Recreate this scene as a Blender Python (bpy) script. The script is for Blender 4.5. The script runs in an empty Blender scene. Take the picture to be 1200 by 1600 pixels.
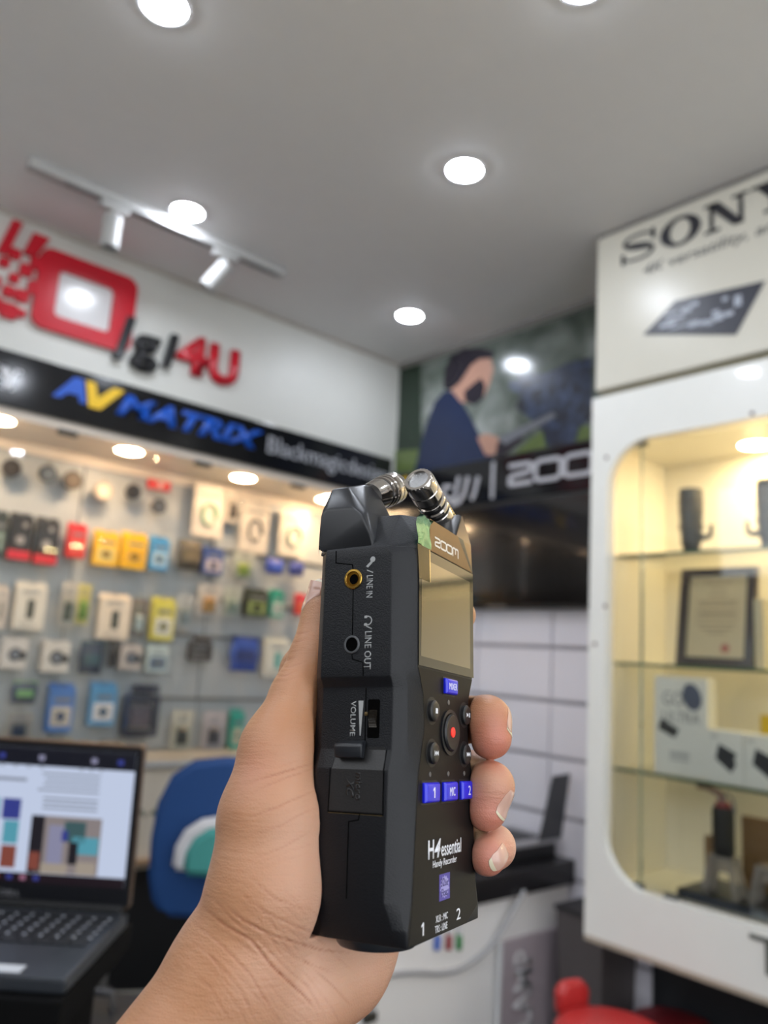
import bpy, bmesh, math, random
import numpy as np
from mathutils import Vector, Matrix
random.seed(7)
SC = bpy.context.scene
COL = SC.collection
# ------------------------------------------------------------------ camera
FPX = 1238.34
RC = np.array([[0.74593661, -0.66300069, 0.06331405],
               [0.16800432, 0.09532258, -0.98116673],
               [0.64447896, 0.74252521, 0.18249159]])      # rows: right, down, forward
CAM = np.array([0.0, 0.0, 1.5])
cd = bpy.data.cameras.new('camera'); cam = bpy.data.objects.new('camera', cd); COL.objects.link(cam)
m = np.eye(4); m[:3, 0] = RC[0]; m[:3, 1] = -RC[1]; m[:3, 2] = -RC[2]; m[:3, 3] = CAM
cam.matrix_world = Matrix(m.tolist())
cd.sensor_fit = 'VERTICAL'; cd.sensor_height = 36.0; cd.lens = FPX / 1600 * 36.0
cd.clip_start = 0.02; cd.clip_end = 60
cd.dof.use_dof = True; cd.dof.focus_distance = 0.33; cd.dof.aperture_fstop = cd.lens / 3.9
SC.camera = cam
# ------------------------------------------------------------------ world, exposure
w = bpy.data.worlds.new('world'); SC.world = w; w.use_nodes = True
w.node_tree.nodes['Background'].inputs[0].default_value = (0.93, 0.96, 1.0, 1)
w.node_tree.nodes['Background'].inputs[1].default_value = 2.4
SC.view_settings.view_transform = 'Standard'; SC.view_settings.look = 'None'
SC.view_settings.exposure = 0.18; SC.view_settings.gamma = 1; SC.view_settings.use_curve_mapping = False
try:
    SC.cycles.use_denoising = True
    SC.cycles.sample_clamp_indirect = 6.0
    SC.cycles.max_bounces = 10; SC.cycles.transparent_max_bounces = 16
except Exception: pass
DOWNLIGHT = 150.0      # radiance of the cool white ceiling lamps
WARMLIGHT = 100.0       # radiance of the warm lamps over the product wall
CABLIGHT = 120.0

# ------------------------------------------------------------------ helpers
def ray(px, py): return RC.T @ np.array([(px - 600) / FPX, (py - 800) / FPX, 1.0])
def at(px, py, axis, val):
    d = ray(px, py); i = 'XYZ'.index(axis); t = (val - CAM[i]) / d[i]; return CAM + d * t
def lin(c):
    return tuple((x / 12.92 if x <= 0.04045 else ((x + 0.055) / 1.055) ** 2.4) for x in (v / 255 for v in c))
_m = {}
def mat(name, rgb, rough=0.5, metal=0.0, var=0.06, vscale=14, bump=0.0, bscale=200, emit=0, ecol=None, coat=0.0, sss=0.0, trans=0.0, spec=0.5):
    key = name
    if key in _m: return _m[key]
    M = bpy.data.materials.new(name); M.use_nodes = True; nt = M.node_tree; b = nt.nodes['Principled BSDF']
    c = lin(rgb)
    tc = nt.nodes.new('ShaderNodeTexCoord'); nz = nt.nodes.new('ShaderNodeTexNoise'); nz.inputs['Scale'].default_value = vscale
    nt.links.new(tc.outputs['Object'], nz.inputs['Vector'])
    mx = nt.nodes.new('ShaderNodeMix'); mx.data_type = 'RGBA'
    mx.inputs[6].default_value = tuple(x * (1 - var) for x in c) + (1,); mx.inputs[7].default_value = tuple(min(1, x * (1 + var)) for x in c) + (1,)
    nt.links.new(nz.outputs[0], mx.inputs[0]); nt.links.new(mx.outputs[2], b.inputs['Base Color'])
    b.inputs['Roughness'].default_value = rough; b.inputs['Metallic'].default_value = metal
    b.inputs['Specular IOR Level'].default_value = spec
    if coat: b.inputs['Coat Weight'].default_value = coat; b.inputs['Coat Roughness'].default_value = 0.05
    if sss: b.inputs['Subsurface Weight'].default_value = sss
    if trans: b.inputs['Transmission Weight'].default_value = trans
    if bump:
        n2 = nt.nodes.new('ShaderNodeTexNoise'); n2.inputs['Scale'].default_value = bscale; n2.inputs['Detail'].default_value = 2
        nt.links.new(tc.outputs['Object'], n2.inputs['Vector'])
        bp = nt.nodes.new('ShaderNodeBump'); bp.inputs['Strength'].default_value = bump; bp.inputs['Distance'].default_value = 0.3 / bscale
        nt.links.new(n2.outputs[0], bp.inputs['Height']); nt.links.new(bp.outputs[0], b.inputs['Normal'])
    if emit:
        b.inputs['Emission Color'].default_value = lin(ecol or rgb) + (1,); b.inputs['Emission Strength'].default_value = emit
    _m[key] = M; return M
def col(rgb, rough=0.5, **k):                     # a plain coloured surface, one per colour
    return mat('surface_%d_%d_%d_%d' % (*rgb, int(rough * 100)), rgb, rough, **k)
def glass_mat(name, tint=(1, 1, 1), gloss=(1, 1, 1), rough=0.02, ior=1.32):
    if name in _m: return _m[name]
    M = bpy.data.materials.new(name); M.use_nodes = True; nt = M.node_tree; nt.nodes.clear()
    o = nt.nodes.new('ShaderNodeOutputMaterial'); t = nt.nodes.new('ShaderNodeBsdfTransparent'); g = nt.nodes.new('ShaderNodeBsdfGlossy')
    f = nt.nodes.new('ShaderNodeFresnel'); f.inputs[0].default_value = ior; x = nt.nodes.new('ShaderNodeMixShader')
    t.inputs[0].default_value = tint + (1,); g.inputs[0].default_value = gloss + (1,); g.inputs['Roughness'].default_value = rough
    nt.links.new(f.outputs[0], x.inputs[0]); nt.links.new(t.outputs[0], x.inputs[1]); nt.links.new(g.outputs[0], x.inputs[2]); nt.links.new(x.outputs[0], o.inputs[0])
    _m[name] = M; return M
def link(name, me, mats, parent=None):
    o = bpy.data.objects.new(name, me); COL.objects.link(o)
    for mm in (mats if isinstance(mats, (list, tuple)) else [mats]): me.materials.append(mm)
    if parent is not None: o.parent = parent
    return o
def fin(name, bm, mats, parent=None, smooth=None, recalc=True):
    if recalc: bmesh.ops.recalc_face_normals(bm, faces=bm.faces)
    me = bpy.data.meshes.new(name); bm.to_mesh(me); bm.free()
    if smooth is not None:
        me.polygons.foreach_set('use_smooth', [True] * len(me.polygons))
        if smooth < 180: me.set_sharp_from_angle(angle=math.radians(smooth))
    return link(name, me, mats, parent)
def tag(o, label, cat, group=None, kind=None):
    o['label'] = label; o['category'] = cat
    if group: o['group'] = group
    if kind: o['kind'] = kind
    return o
def struct(o, label=None):
    o['kind'] = 'structure'
    if label: o['label'] = label
    return o
def empty(name, loc=(0, 0, 0), rz=0.0, mw=None):
    o = bpy.data.objects.new(name, None); COL.objects.link(o); o.empty_display_size = 0.05
    if mw is not None: o.matrix_world = mw
    else: o.location = loc; o.rotation_euler = (0, 0, rz)
    return o
def addbox(bm, lo, hi, bev=0.0, mi=0):
    lo = np.minimum(lo, hi), np.maximum(lo, hi); a, b = lo
    r = bmesh.ops.create_cube(bm, size=1.0)
    for v in r['verts']:
        v.co = Vector([(a[i] + b[i]) / 2 + v.co[i] * (b[i] - a[i]) for i in range(3)])
    fs = set(f for v in r['verts'] for f in v.link_faces)
    for f in fs: f.material_index = mi
    if bev > 0:
        es = set(e for v in r['verts'] for e in v.link_edges)
        bmesh.ops.bevel(bm, geom=list(es), offset=bev, segments=2, affect='EDGES', profile=0.6)
def box(name, lo, hi, mats, parent=None, bev=0.003):
    bm = bmesh.new(); addbox(bm, lo, hi, bev); return fin(name, bm, mats, parent)
def hull(bm, pts, bev=0.0, segs=2):
    b2 = bmesh.new(); vs = [b2.verts.new(p) for p in pts]
    bmesh.ops.convex_hull(b2, input=vs)
    bmesh.ops.delete(b2, geom=[v for v in b2.verts if not v.link_faces], context='VERTS')
    bmesh.ops.dissolve_limit(b2, angle_limit=0.03, verts=b2.verts, edges=b2.edges)
    if bev: bmesh.ops.bevel(b2, geom=list(b2.edges), offset=bev, segments=segs, affect='EDGES', profile=0.5)
    me = bpy.data.meshes.new('tmp'); b2.to_mesh(me); b2.free(); bm.from_mesh(me); bpy.data.meshes.remove(me)
def frame(axis):                                   # two directions across an axis
    a = Vector(axis).normalized(); u = a.cross(Vector((0, 0, 1)))
    if u.length < 1e-3: u = a.cross(Vector((1, 0, 0)))
    u.normalize(); return a, u, a.cross(u)
def lathe(bm, p0, axis, prof, n=32, mi=0):         # prof: (distance along axis, radius)
    a, u, v = frame(axis); p0 = Vector(p0); rings = []
    for h, r in prof:
        c = p0 + a * h
        rings.append([bm.verts.new(c + (u * math.cos(t) + v * math.sin(t)) * max(r, 1e-6)) for t in [2 * math.pi * k / n for k in range(n)]])
    for A, B in zip(rings, rings[1:]):
        for k in range(n):
            f = bm.faces.new((A[k], A[(k + 1) % n], B[(k + 1) % n], B[k])); f.material_index = mi
    for R_ in (rings[0], rings[-1]):
        try: bm.faces.new(R_).material_index = mi
        except Exception: pass
def tube(bm, pts, r, n=8):
    pts = [Vector(p) for p in pts]; rings = []
    for i, p in enumerate(pts):
        d = (pts[min(i + 1, len(pts) - 1)] - pts[max(i - 1, 0)]); a, u, v = frame(d)
        rr = r[i] if isinstance(r, (list, tuple)) else r
        rings.append([bm.verts.new(p + (u * math.cos(t) + v * math.sin(t)) * rr) for t in [2 * math.pi * k / n for k in range(n)]])
    for A, B in zip(rings, rings[1:]):
        for k in range(n): bm.faces.new((A[k], A[(k + 1) % n], B[(k + 1) % n], B[k]))
    bm.faces.new(rings[0]); bm.faces.new(rings[-1])
def smoothpts(pts, n=6):
    P = [np.array(p, float) for p in pts]; P = [2 * P[0] - P[1]] + P + [2 * P[-1] - P[-2]]; out = []
    for i in range(1, len(P) - 2):
        for k in range(n):
            t = k / n
            out.append(0.5 * (2 * P[i] + (P[i + 1] - P[i - 1]) * t + (2 * P[i - 1] - 5 * P[i] + 4 * P[i + 1] - P[i + 2]) * t * t + (-P[i - 1] + 3 * P[i] - 3 * P[i + 1] + P[i + 2]) * t ** 3))
    out.append(P[-2]); return out
class Pl:                                          # a drawing plane: origin, right, up (3-D); out = normal
    def __init__(s, O, U, V): s.O = np.array(O, float); s.U = np.array(U, float); s.V = np.array(V, float); s.N = np.cross(s.U, s.V); s.N /= np.linalg.norm(s.N)
    def p(s, x, y, h=0.0): return Vector(s.O + s.U * x + s.V * y + s.N * h)
def poly(bm, pl, pts, h0=0.0, th=0.001, mi=0):     # extruded outline
    if len(pts) < 3: return
    A = [bm.verts.new(pl.p(x, y, h0)) for x, y in pts]; B = [bm.verts.new(pl.p(x, y, h0 + th)) for x, y in pts]
    f = bm.faces.new(B); f.material_index = mi; g = bm.faces.new(A[::-1]); g.material_index = mi
    n = len(pts)
    for k in range(n): bm.faces.new((A[k], A[(k + 1) % n], B[(k + 1) % n], B[k])).material_index = mi
def rrect(x0, y0, x1, y1, r, n=6):
    o = []
    for cx, cy, a in ((x1 - r, y1 - r, 0), (x0 + r, y1 - r, 90), (x0 + r, y0 + r, 180), (x1 - r, y0 + r, 270)):
        for k in range(n + 1):
            t = math.radians(a + 90 * k / n); o.append((cx + r * math.cos(t), cy + r * math.sin(t)))
    return o
def ell(cx, cy, rx, ry, n=24, a=0):
    ca, sa = math.cos(a), math.sin(a)
    return [(cx + rx * math.cos(t) * ca - ry * math.sin(t) * sa, cy + rx * math.cos(t) * sa + ry * math.sin(t) * ca) for t in [2 * math.pi * k / n for k in range(n)]]
def loopring(bm, pl, outer, inner, h0=0, th=0.001, mi=0):
    n = len(outer); L = [[bm.verts.new(pl.p(*q, h)) for q in P] for P, h in ((outer, h0), (outer, h0 + th), (inner, h0 + th), (inner, h0))]
    for a, b in ((0, 1), (1, 2), (2, 3), (3, 0)):
        for k in range(n): bm.faces.new((L[a][k], L[a][(k + 1) % n], L[b][(k + 1) % n], L[b][k])).material_index = mi
def ribbon(bm, pl, pts, w, h0=0, th=0.001, mi=0, closed=False):
    P = [np.array(p, float) for p in pts]; n = len(P); W = w if isinstance(w, (list, tuple)) else [w] * n; L, R_ = [], []
    for i in range(n):
        a = P[(i - 1) % n] if (closed or i > 0) else P[i]; b = P[(i + 1) % n] if (closed or i < n - 1) else P[i]
        d1 = P[i] - a; d2 = b - P[i]; d1 = d1 / (np.linalg.norm(d1) or 1); d2 = d2 / (np.linalg.norm(d2) or 1)
        d = d1 + d2; d /= (np.linalg.norm(d) or 1); nn = np.array([-d[1], d[0]])
        c = max(0.5, abs(float(nn @ np.array([-d1[1], d1[0]]))) if np.linalg.norm(d1) else 1)
        if i == 0 and not closed: c = 1
        L.append(P[i] + nn * W[i] / 2 / c); R_.append(P[i] - nn * W[i] / 2 / c)
    if closed: loopring(bm, pl, [tuple(q) for q in L], [tuple(q) for q in R_], h0, th, mi)
    else: 
        for i in range(n - 1): poly(bm, pl, [tuple(L[i]), tuple(R_[i]), tuple(R_[i + 1]), tuple(L[i + 1])], h0, th, mi)
def one(bm, pl, x0, y0, x1, y1, h0, th):
    w_, h_ = x1 - x0, y1 - y0
    poly(bm, pl, [(x0 + w_ * .55, y0), (x1, y0), (x1, y1), (x0 + w_ * .6, y1), (x0, y0 + h_ * .80), (x0, y0 + h_ * .66), (x0 + w_ * .55, y0 + h_ * .78)], h0, th)
def text(bm, pl, s, x0, y0, x1, y1, h0=0.0, th=0.0005, bold=0.0, shear=0.0, mi=0, keep=False):
    """lettering filling the box x0..x1, y0..y1 of the plane"""
    cu = bpy.data.curves.new('t', 'FONT'); cu.body = s; cu.size = 1; cu.offset = bold; cu.shear = shear; cu.resolution_u = 4
    o = bpy.data.objects.new('t', cu); COL.objects.link(o)
    dg = bpy.context.evaluated_depsgraph_get(); me = bpy.data.meshes.new_from_object(o.evaluated_get(dg))
    bpy.data.objects.remove(o); bpy.data.curves.remove(cu)
    b2 = bmesh.new(); b2.from_mesh(me); bpy.data.meshes.remove(me)
    if not b2.verts: b2.free(); return
    xs = [v.co.x for v in b2.verts]; ys = [v.co.y for v in b2.verts]; ax, bx, ay, by = min(xs), max(xs), min(ys), max(ys)
    bmesh.ops.remove_doubles(b2, verts=b2.verts, dist=1e-5)
    sx = (x1 - x0) / (bx - ax); sy = (y1 - y0) / (by - ay)
    r = bmesh.ops.extrude_face_region(b2, geom=list(b2.faces)); up = {g for g in r['geom'] if isinstance(g, bmesh.types.BMVert)}
    for v in b2.verts:
        v.co = pl.p(x0 + (v.co.x - ax) * sx, y0 + (v.co.y - ay) * sy, h0 + (th if v in up else 0))
    for f in b2.faces: f.material_index = mi
    me = bpy.data.meshes.new('t'); b2.to_mesh(me); b2.free()
    n0 = len(bm.faces); bm.from_mesh(me); bpy.data.meshes.remove(me)
# the rounded one-line letters Z O O M
def zoom_logo(bm, pl, x0, y0, x1, y1, h0, th, mi=0, k=0.19):
    def T(P): return [(x0 + (x1 - x0) * x / 4.3, y0 + (y1 - y0) * y) for x, y in P]
    wd = k * (y1 - y0); e = k / 2
    ribbon(bm, pl, T([(0.02, 1 - e), (0.75, 1 - e), (0.9, 0.85), (0.9, 0.62), (0.78, 0.54), (0.2, 0.46), (0.08, 0.38), (0.08, e + .06), (0.14, e), (0.95, e)]), wd, h0, th, mi)
    for a in (1.08, 2.16):
        ribbon(bm, pl, T([(a + .14, 1 - e), (a + .8, 1 - e), (a + .94, .8), (a + .94, .2), (a + .8, e), (a + .14, e), (a, .2), (a, .8)]), wd, h0, th, mi, closed=True)
    ribbon(bm, pl, T([(3.26, 0), (3.26, .82), (3.38, 1 - e), (3.64, 1 - e), (3.76, .82), (3.76, .3)]), wd, h0, th, mi)
    ribbon(bm, pl, T([(3.76, .82), (3.88, 1 - e), (4.12, 1 - e), (4.26, .82), (4.26, 0)]), wd, h0, th, mi)
# wide slab-serif letters
def serif_word(bm, pl, word, x0, y0, x1, y1, h0, th, mi=0):
    n = len(word); cw = (x1 - x0) / n
    for i, ch in enumerate(word):
        def T(P): return [(x0 + cw * (i + .04 + .92 * x), y0 + (y1 - y0) * y) for x, y in P]
        W = cw * .92; H = y1 - y0
        def bar(a, b, c, d): poly(bm, pl, T([(a, b), (c, b), (c, d), (a, d)]), h0, th, mi)
        if ch == 'O':
            loopring(bm, pl, T(ell(.5, .5, .5, .52)), T(ell(.5, .5, .26, .43)), h0, th, mi)
        if ch == 'S':
            P = [(.90, .74), (.80, .90), (.5, .96), (.22, .90), (.13, .74), (.26, .60), (.5, .52), (.78, .42), (.88, .26), (.78, .10), (.5, .04), (.2, .10), (.09, .28)]
            P = smoothpts([(*p, 0) for p in P], 3); P = [(q[0], q[1]) for q in P]; N = len(P)
            ws = [H * (.07 + .17 * math.exp(-((k / (N - 1) - .5) / .15) ** 2)) for k in range(N)]
            ribbon(bm, pl, T(P), ws, h0, th, mi); bar(.86, .62, .94, 1.0); bar(.05, 0, .13, .38)
        if ch == 'N':
            poly(bm, pl, T([(.06, 1), (.34, 1), (.9, 0), (.66, 0)]), h0, th, mi)
            bar(.13, 0, .21, 1); bar(.79, 0, .88, 1); bar(0, 0, .36, .08); bar(.64, .92, 1, 1); bar(0, .92, .3, 1)
        if ch == 'Y':
            poly(bm, pl, T([(.06, 1), (.34, 1), (.62, .42), (.38, .42)]), h0, th, mi); poly(bm, pl, T([(.8, 1), (.9, 1), (.6, .42), (.5, .42)]), h0, th, mi)
            bar(.38, 0, .62, .45); bar(.24, 0, .76, .08); bar(-.02, .92, .42, 1); bar(.68, .92, 1.02, 1)
# planes facing the room: left wall faces -Y, back wall faces -X, each with its drawing x running to the right in the picture
def plY(Y): return Pl((0, Y, 0), (1, 0, 0), (0, 0, 1))
def plX(X): return Pl((X, 0, 0), (0, -1, 0), (0, 0, 1))
def PY(px, py, Y): q = at(px, py, 'Y', Y); return (q[0], q[2])
def PX(px, py, X): q = at(px, py, 'X', X); return (-q[1], q[2])

# ------------------------------------------------------------------ materials used widely
white_wall = mat('painted_white_wall', (204, 204, 198), 0.45, var=.02)
ceil_m = mat('ceiling_paint', (232, 230, 228), 0.7, var=.02)
black_gloss = mat('black_acrylic', (14, 15, 19), 0.12, spec=.5)
floor_m = mat('dark_floor_tile', (34, 35, 38), 0.35, var=.2, vscale=3)
white_plastic = mat('white_laminate', (222, 223, 224), 0.3, var=.02)
steel = mat('brushed_steel', (150, 150, 152), 0.3, 1.0)
chrome = mat('polished_chrome', (200, 198, 196), 0.08, 1.0, var=.02)
black_pl = mat('black_plastic', (22, 23, 25), 0.45)
clear = glass_mat('clear_glass', (.99, 1.0, .995))
shelf_glass = glass_mat('green_edge_glass', (.965, .985, .97))

# ------------------------------------------------------------------ room shell
XB, YL, H = 2.58, 2.92, 3.0
YR, XF = -1.6, -1.6
struct(box('floor', (XF, YR, -.1), (XB + .3, YL + .5, 0), floor_m, bev=0))
struct(box('ceiling', (XF, YR, H), (XB + .3, YL + .5, H + .1), ceil_m, bev=0))
SB, ST = 2.288, 2.487      # name band on the left wall, bottom and top
box_l = bmesh.new()
addbox(box_l, (XF, YL, SB), (XB + .3, YL + .4, H))                      # wall above the product recess, hollow behind
addbox(box_l, (XF, YL + .36, 0), (XB + .3, YL + .5, SB - .01))          # back of the recess
struct(fin('wall_left', box_l, white_wall))
struct(box('wall_back', (XB, YR, 0), (XB + .12, YL + .36, H), white_wall, bev=0))
b = bmesh.new(); addbox(b, (1.3, YR - .1, 0), (XB + .3, YR, H)); addbox(b, (XF, YR - .1, 0), (1.3, YR, .8)); addbox(b, (XF, YR - .1, 2.75), (1.3, YR, H))  # unseen wall; its opening is placed to light the recorder from the right
struct(fin('wall_right', b, white_wall))
# unseen front wall, raised to keep light off the recorder side, open above
struct(box('wall_front', (XF - .1, YR, 0), (XF, YL + .4, 2.3), mat('front_wall_paint', (120, 116, 112), .6), bev=0))

# slat wall below the television: white boards with grooves
sb = bmesh.new(); zz = [0.97, 1.178, 1.383, 1.586, 1.70]
for z0, z1 in zip([.0, .35, .56, .765, .97, 1.178, 1.383, 1.587], [.35, .56, .765, .97, 1.178, 1.383, 1.587, 1.79]):
    for y0, y1 in ((.2, 1.905), (1.905, 2.285), (2.285, 2.92)):
        addbox(sb, (XB - .02, y0 + .004, z0 + .008), (XB - .001, y1 - .004, z1 - .008), .002)
struct(fin('trim_1', sb, mat('slat_board_white', (226, 224, 232), 0.35, var=.02)), 'white slat board wall with dark grooves behind the counter')
sg = bmesh.new(); addbox(sg, (XB - .004, .2, 0), (XB, 2.92, 1.79)); struct(fin('trim_2', sg, mat('groove_grey', (176, 174, 180), .6)))
# cove line of the ceiling at the back wall and left wall
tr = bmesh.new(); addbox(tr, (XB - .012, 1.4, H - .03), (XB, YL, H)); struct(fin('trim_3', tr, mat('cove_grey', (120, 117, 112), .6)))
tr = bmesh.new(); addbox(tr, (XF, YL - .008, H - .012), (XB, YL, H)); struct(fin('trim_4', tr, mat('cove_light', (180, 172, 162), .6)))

# ------------------------------------------------------------------ ceiling downlights
lamp_m = mat('lamp_diffuser', (255, 255, 255), emit=DOWNLIGHT, ecol=(236, 243, 255))
trim_m = mat('lamp_trim', (225, 226, 228), .3)
def downlight(x, y, z, r, mt, label, name='ceiling_downlight', cat='ceiling light', group='round downlights in the shop ceiling'):
    e = empty(name, (x, y, z))
    b = bmesh.new(); pl = Pl((0, 0, 0), (1, 0, 0), (0, -1, 0))
    loopring(b, pl, ell(0, 0, r * 1.18, r * 1.18, 40), ell(0, 0, r, r, 40), 0.0005, .0035); fin('trim_ring', b, trim_m, e)
    b = bmesh.new(); lathe(b, (0, 0, -.0005), (0, 0, -1), [(0, r), (.0045, r * .93), (.008, r * .7), (.010, r * .35), (.0105, .001)], 40); fin('diffuser', b, mt, e, smooth=60)
    return tag(e, label, cat, group)
for px, py, lb in ((257, 8, 'round downlight cut by the top edge of the photo, above the track'), (293, 330, 'round downlight beside the white spotlight track'),
                   (726, 265, 'round downlight alone in the open middle of the ceiling'), (640, 493, 'round downlight nearest the ceiling corner above the wall poster')):
    q = at(px, py, 'Z', H); downlight(q[0], q[1], H, .052, lamp_m, lb)
q = at(910, -30, 'Z', H)
downlight(q[0], q[1], H, .052, lamp_m, 'round downlight just above the top edge of the photo')
for k, (x, y) in enumerate(((.45, .35), (1.35, -.3), (-.5, 1.3), (-.7, .2), (.3, -.9), (1.9, -1.0))):  # unseen lamps added for even room light
    downlight(x, y, H, .052, lamp_m, ['round downlight overhead outside the photo', 'round downlight beyond the right of the photo', 'round downlight beyond the left of the photo', 'round downlight behind the viewer', 'round downlight behind the viewer by the side wall', 'round downlight in the far right room corner'][k])

# ------------------------------------------------------------------ spotlight track
t = empty('spotlight_track', (0, 0, 0)); A = at(50, 246, 'Z', 2.985); B = at(445, 424, 'Z', 2.985)
wt = mat('white_enamel', (176, 176, 174), .45); gt = mat('track_slot_grey', (84, 84, 86), .5)
b = bmesh.new(); addbox(b, (A[0], 2.50, 2.965), (B[0], 2.54, 2.9995), .003); fin('rail', b, wt, t)
b = bmesh.new(); addbox(b, (A[0] + .12, 2.513, 2.963), (B[0] - .03, 2.527, 2.966)); fin('rail_slot', b, gt, t)
tag(t, 'white ceiling track rail carrying the two spotlights', 'track')
for k, (hx, tipd, lb) in enumerate(((at(180, 318, 'Y', 2.52)[0], (0, 0, -1), 'white cylinder spotlight pointing straight down from the track'),
                                    (at(352, 396, 'Y', 2.52)[0], (-.42, .35, -.8), 'white cylinder spotlight tilted towards the wall, farther along the track'))):
    s = empty('track_spotlight', (hx, 2.52, 2.963))
    b = bmesh.new(); addbox(b, (-.05, -.016, -.022), (.05, .016, 0), .004); fin('adapter', b, wt, s)
    b = bmesh.new(); lathe(b, (0, 0, -.022), (0, 0, -1), [(0, .009), (.045, .009)], 12); fin('stem', b, wt, s)
    d = Vector(tipd).normalized(); b = bmesh.new()
    lathe(b, Vector((0, 0, -.06)) - d * .02, d, [(0, .026), (.004, .031), (.118, .031), (.12, .028), (.11, .026)], 32); fin('lamp_housing', b, wt, s, smooth=40)
    b = bmesh.new(); lathe(b, Vector((0, 0, -.06)) + d * .088, d, [(0, .026), (.003, .022)], 24); fin('lens', b, gt, s)
    tag(s, lb, 'spotlight', 'spotlights on the ceiling track')

# ------------------------------------------------------------------ raised logo on the left wall (Digi4U)
lg = empty('wall_logo', (1.15, YL, 2.75)); OFF = Vector((-1.15, -YL, -2.75))
def logo_part(name, mt, fn, Y=YL, off=OFF, par=lg):
    b = bmesh.new(); fn(b, plY(Y - .002)); bmesh.ops.translate(b, vec=off, verts=b.verts); return fin(name, b, mt, par)
red = mat('red_acrylic', (190, 22, 40), .25); dkl = mat('black_letter', (26, 27, 30), .25); silver = mat('mirror_white', (214, 214, 214), .18, .0)
P_ = lambda x, y: PY(x, y, YL)
def red_frame(b, pl):
    xa, xb_, za, zb_ = .80, 1.145, 2.60, 2.925
    o = rrect(.775, 2.605, 1.150, 2.915, .045, 6); i = rrect(.85, 2.665, 1.06, 2.845, .02, 6)
    loopring(b, pl, o, i, 0, .022)
    for x, z, s in ((.735, 2.70, .045), (.775, 2.745, .05), (.735, 2.80, .045), (.70, 2.755, .035), (.69, 2.845, .04), (.77, 2.84, .05), (.66, 2.80, .035), (.69, 2.70, .04), (.65, 2.64, .05), (.70, 2.63, .055), (.64, 2.72, .04), (.74, 2.635, .03)):
        poly(b, pl, rrect(x - s / 2, z - s / 2, x + s / 2, z + s / 2, .008, 3), 0, .02)
    poly(b, pl, [(.63, 2.83), (.665, 2.83), (.70, 2.97), (.665, 2.97)], 0, .02); poly(b, pl, [(.715, 2.86), (.76, 2.86), (.80, 2.95), (.74, 2.95)], 0, .02)
logo_part('camera_outline', red, red_frame)
logo_part('screen_panel', silver, lambda b, pl: (poly(b, pl, rrect(.848, 2.662, 1.062, 2.848, .02, 6), 0, .006), poly(b, pl, rrect(.83, 2.77, .85, 2.80, .004, 3), 0, .006)))
logo_part('letters', dkl, lambda b, pl: (poly(b, pl, [(1.085, 2.575), (1.122, 2.575), (1.157, 2.755), (1.12, 2.755)], 0, .03),
    text(b, pl, 'g', 1.155, 2.555, 1.268, 2.705, 0, .03, bold=.03), poly(b, pl, [(1.288, 2.60), (1.318, 2.60), (1.345, 2.745), (1.312, 2.745)], 0, .03)))
logo_part('digits', red, lambda b, pl: (text(b, pl, '4', 1.345, 2.605, 1.485, 2.775, 0, .022, bold=.045), text(b, pl, 'U', 1.495, 2.60, 1.635, 2.77, 0, .022, bold=.045)))
tag(lg, 'raised red and black shop logo reading igi4U with a camera outline on the white wall', 'sign')

# ------------------------------------------------------------------ black brand band on the left wall
bd = empty('brand_sign_board', (1.0, YL - .02, SB)); O2 = Vector((-1.0, -YL + .02, -SB))
b = bmesh.new(); addbox(b, (XF, YL - .02, SB), (XB - .03, YL, ST), .002); bmesh.ops.translate(b, vec=O2, verts=b.verts); fin('panel', b, black_gloss, bd)
YS = YL - .018
def band_part(name, mt, fn): return logo_part(name, mt, fn, YS, O2, bd)
band_part('lettering', mat('white_print', (236, 236, 240), .4), lambda b, pl: serif_word(b, pl, 'SONY', .44, 2.345, .775, 2.425, 0, .003))
blue = mat('sign_blue', (18, 84, 190), .35); yel = mat('sign_yellow', (235, 190, 20), .35)
band_part('lettering', blue, lambda b, pl: (poly(b, pl, [(.885, 2.365), (.915, 2.365), (.94, 2.39), (.98, 2.39), (.985, 2.365), (1.01, 2.365), (.99, 2.455), (.955, 2.455)], 0, .003)))
band_part('lettering', blue, lambda b, pl: (text(b, pl, 'MATRIX', 1.125, 2.358, 1.79, 2.445, 0, .003, bold=.045, shear=.3)))
band_part('lettering', yel, lambda b, pl: poly(b, pl, [(1.0, 2.455), (1.035, 2.455), (1.05, 2.40), (1.105, 2.455), (1.15, 2.455), (1.065, 2.358), (1.02, 2.358)], 0, .003))
band_part('lettering', mat('grey_white_print', (170, 172, 178), .4), lambda b, pl: text(b, pl, 'Blackmagicdesign', 1.815, 2.335, 2.52, 2.435, 0, .003, bold=.0))
tag(bd, 'long glossy black brand board with blue and yellow AVMATRIX lettering', 'sign')

# ------------------------------------------------------------------ product recess: ceiling, lamps, peg board, glass
struct(box('trim_5', (XF, YL, SB - .03), (XB, YL + .36, SB - .002), mat('recess_paint', (240, 228, 214), .5), bev=0), 'pale soffit of the product recess')
b = bmesh.new(); addbox(b, (XF, YL + .33, 2.215), (XB, YL + .352, 2.255)); struct(fin('trim_6', b, mat('recess_paint', (240, 228, 214), .5)))
warm_m = mat('warm_lamp_diffuser', (255, 245, 230), emit=WARMLIGHT, ecol=(255, 212, 164))
ZR = SB - .031
wl = ['warm lamp in the soffit over the dark hanging filters', 'warm lamp in the soffit over the white cable packets', 'warm lamp in the soffit at the left edge of the photo', 'warm lamp in the soffit hidden behind the recorder top']
for k, (px, py) in enumerate(((202, 704), (380, 746), (-2, 655), (522, 777))):
    q = at(px, py, 'Z', ZR); downlight(q[0], q[1], ZR, .052, warm_m, wl[k], 'soffit_lamp', 'ceiling light', 'warm lamps over the product wall')
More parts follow.
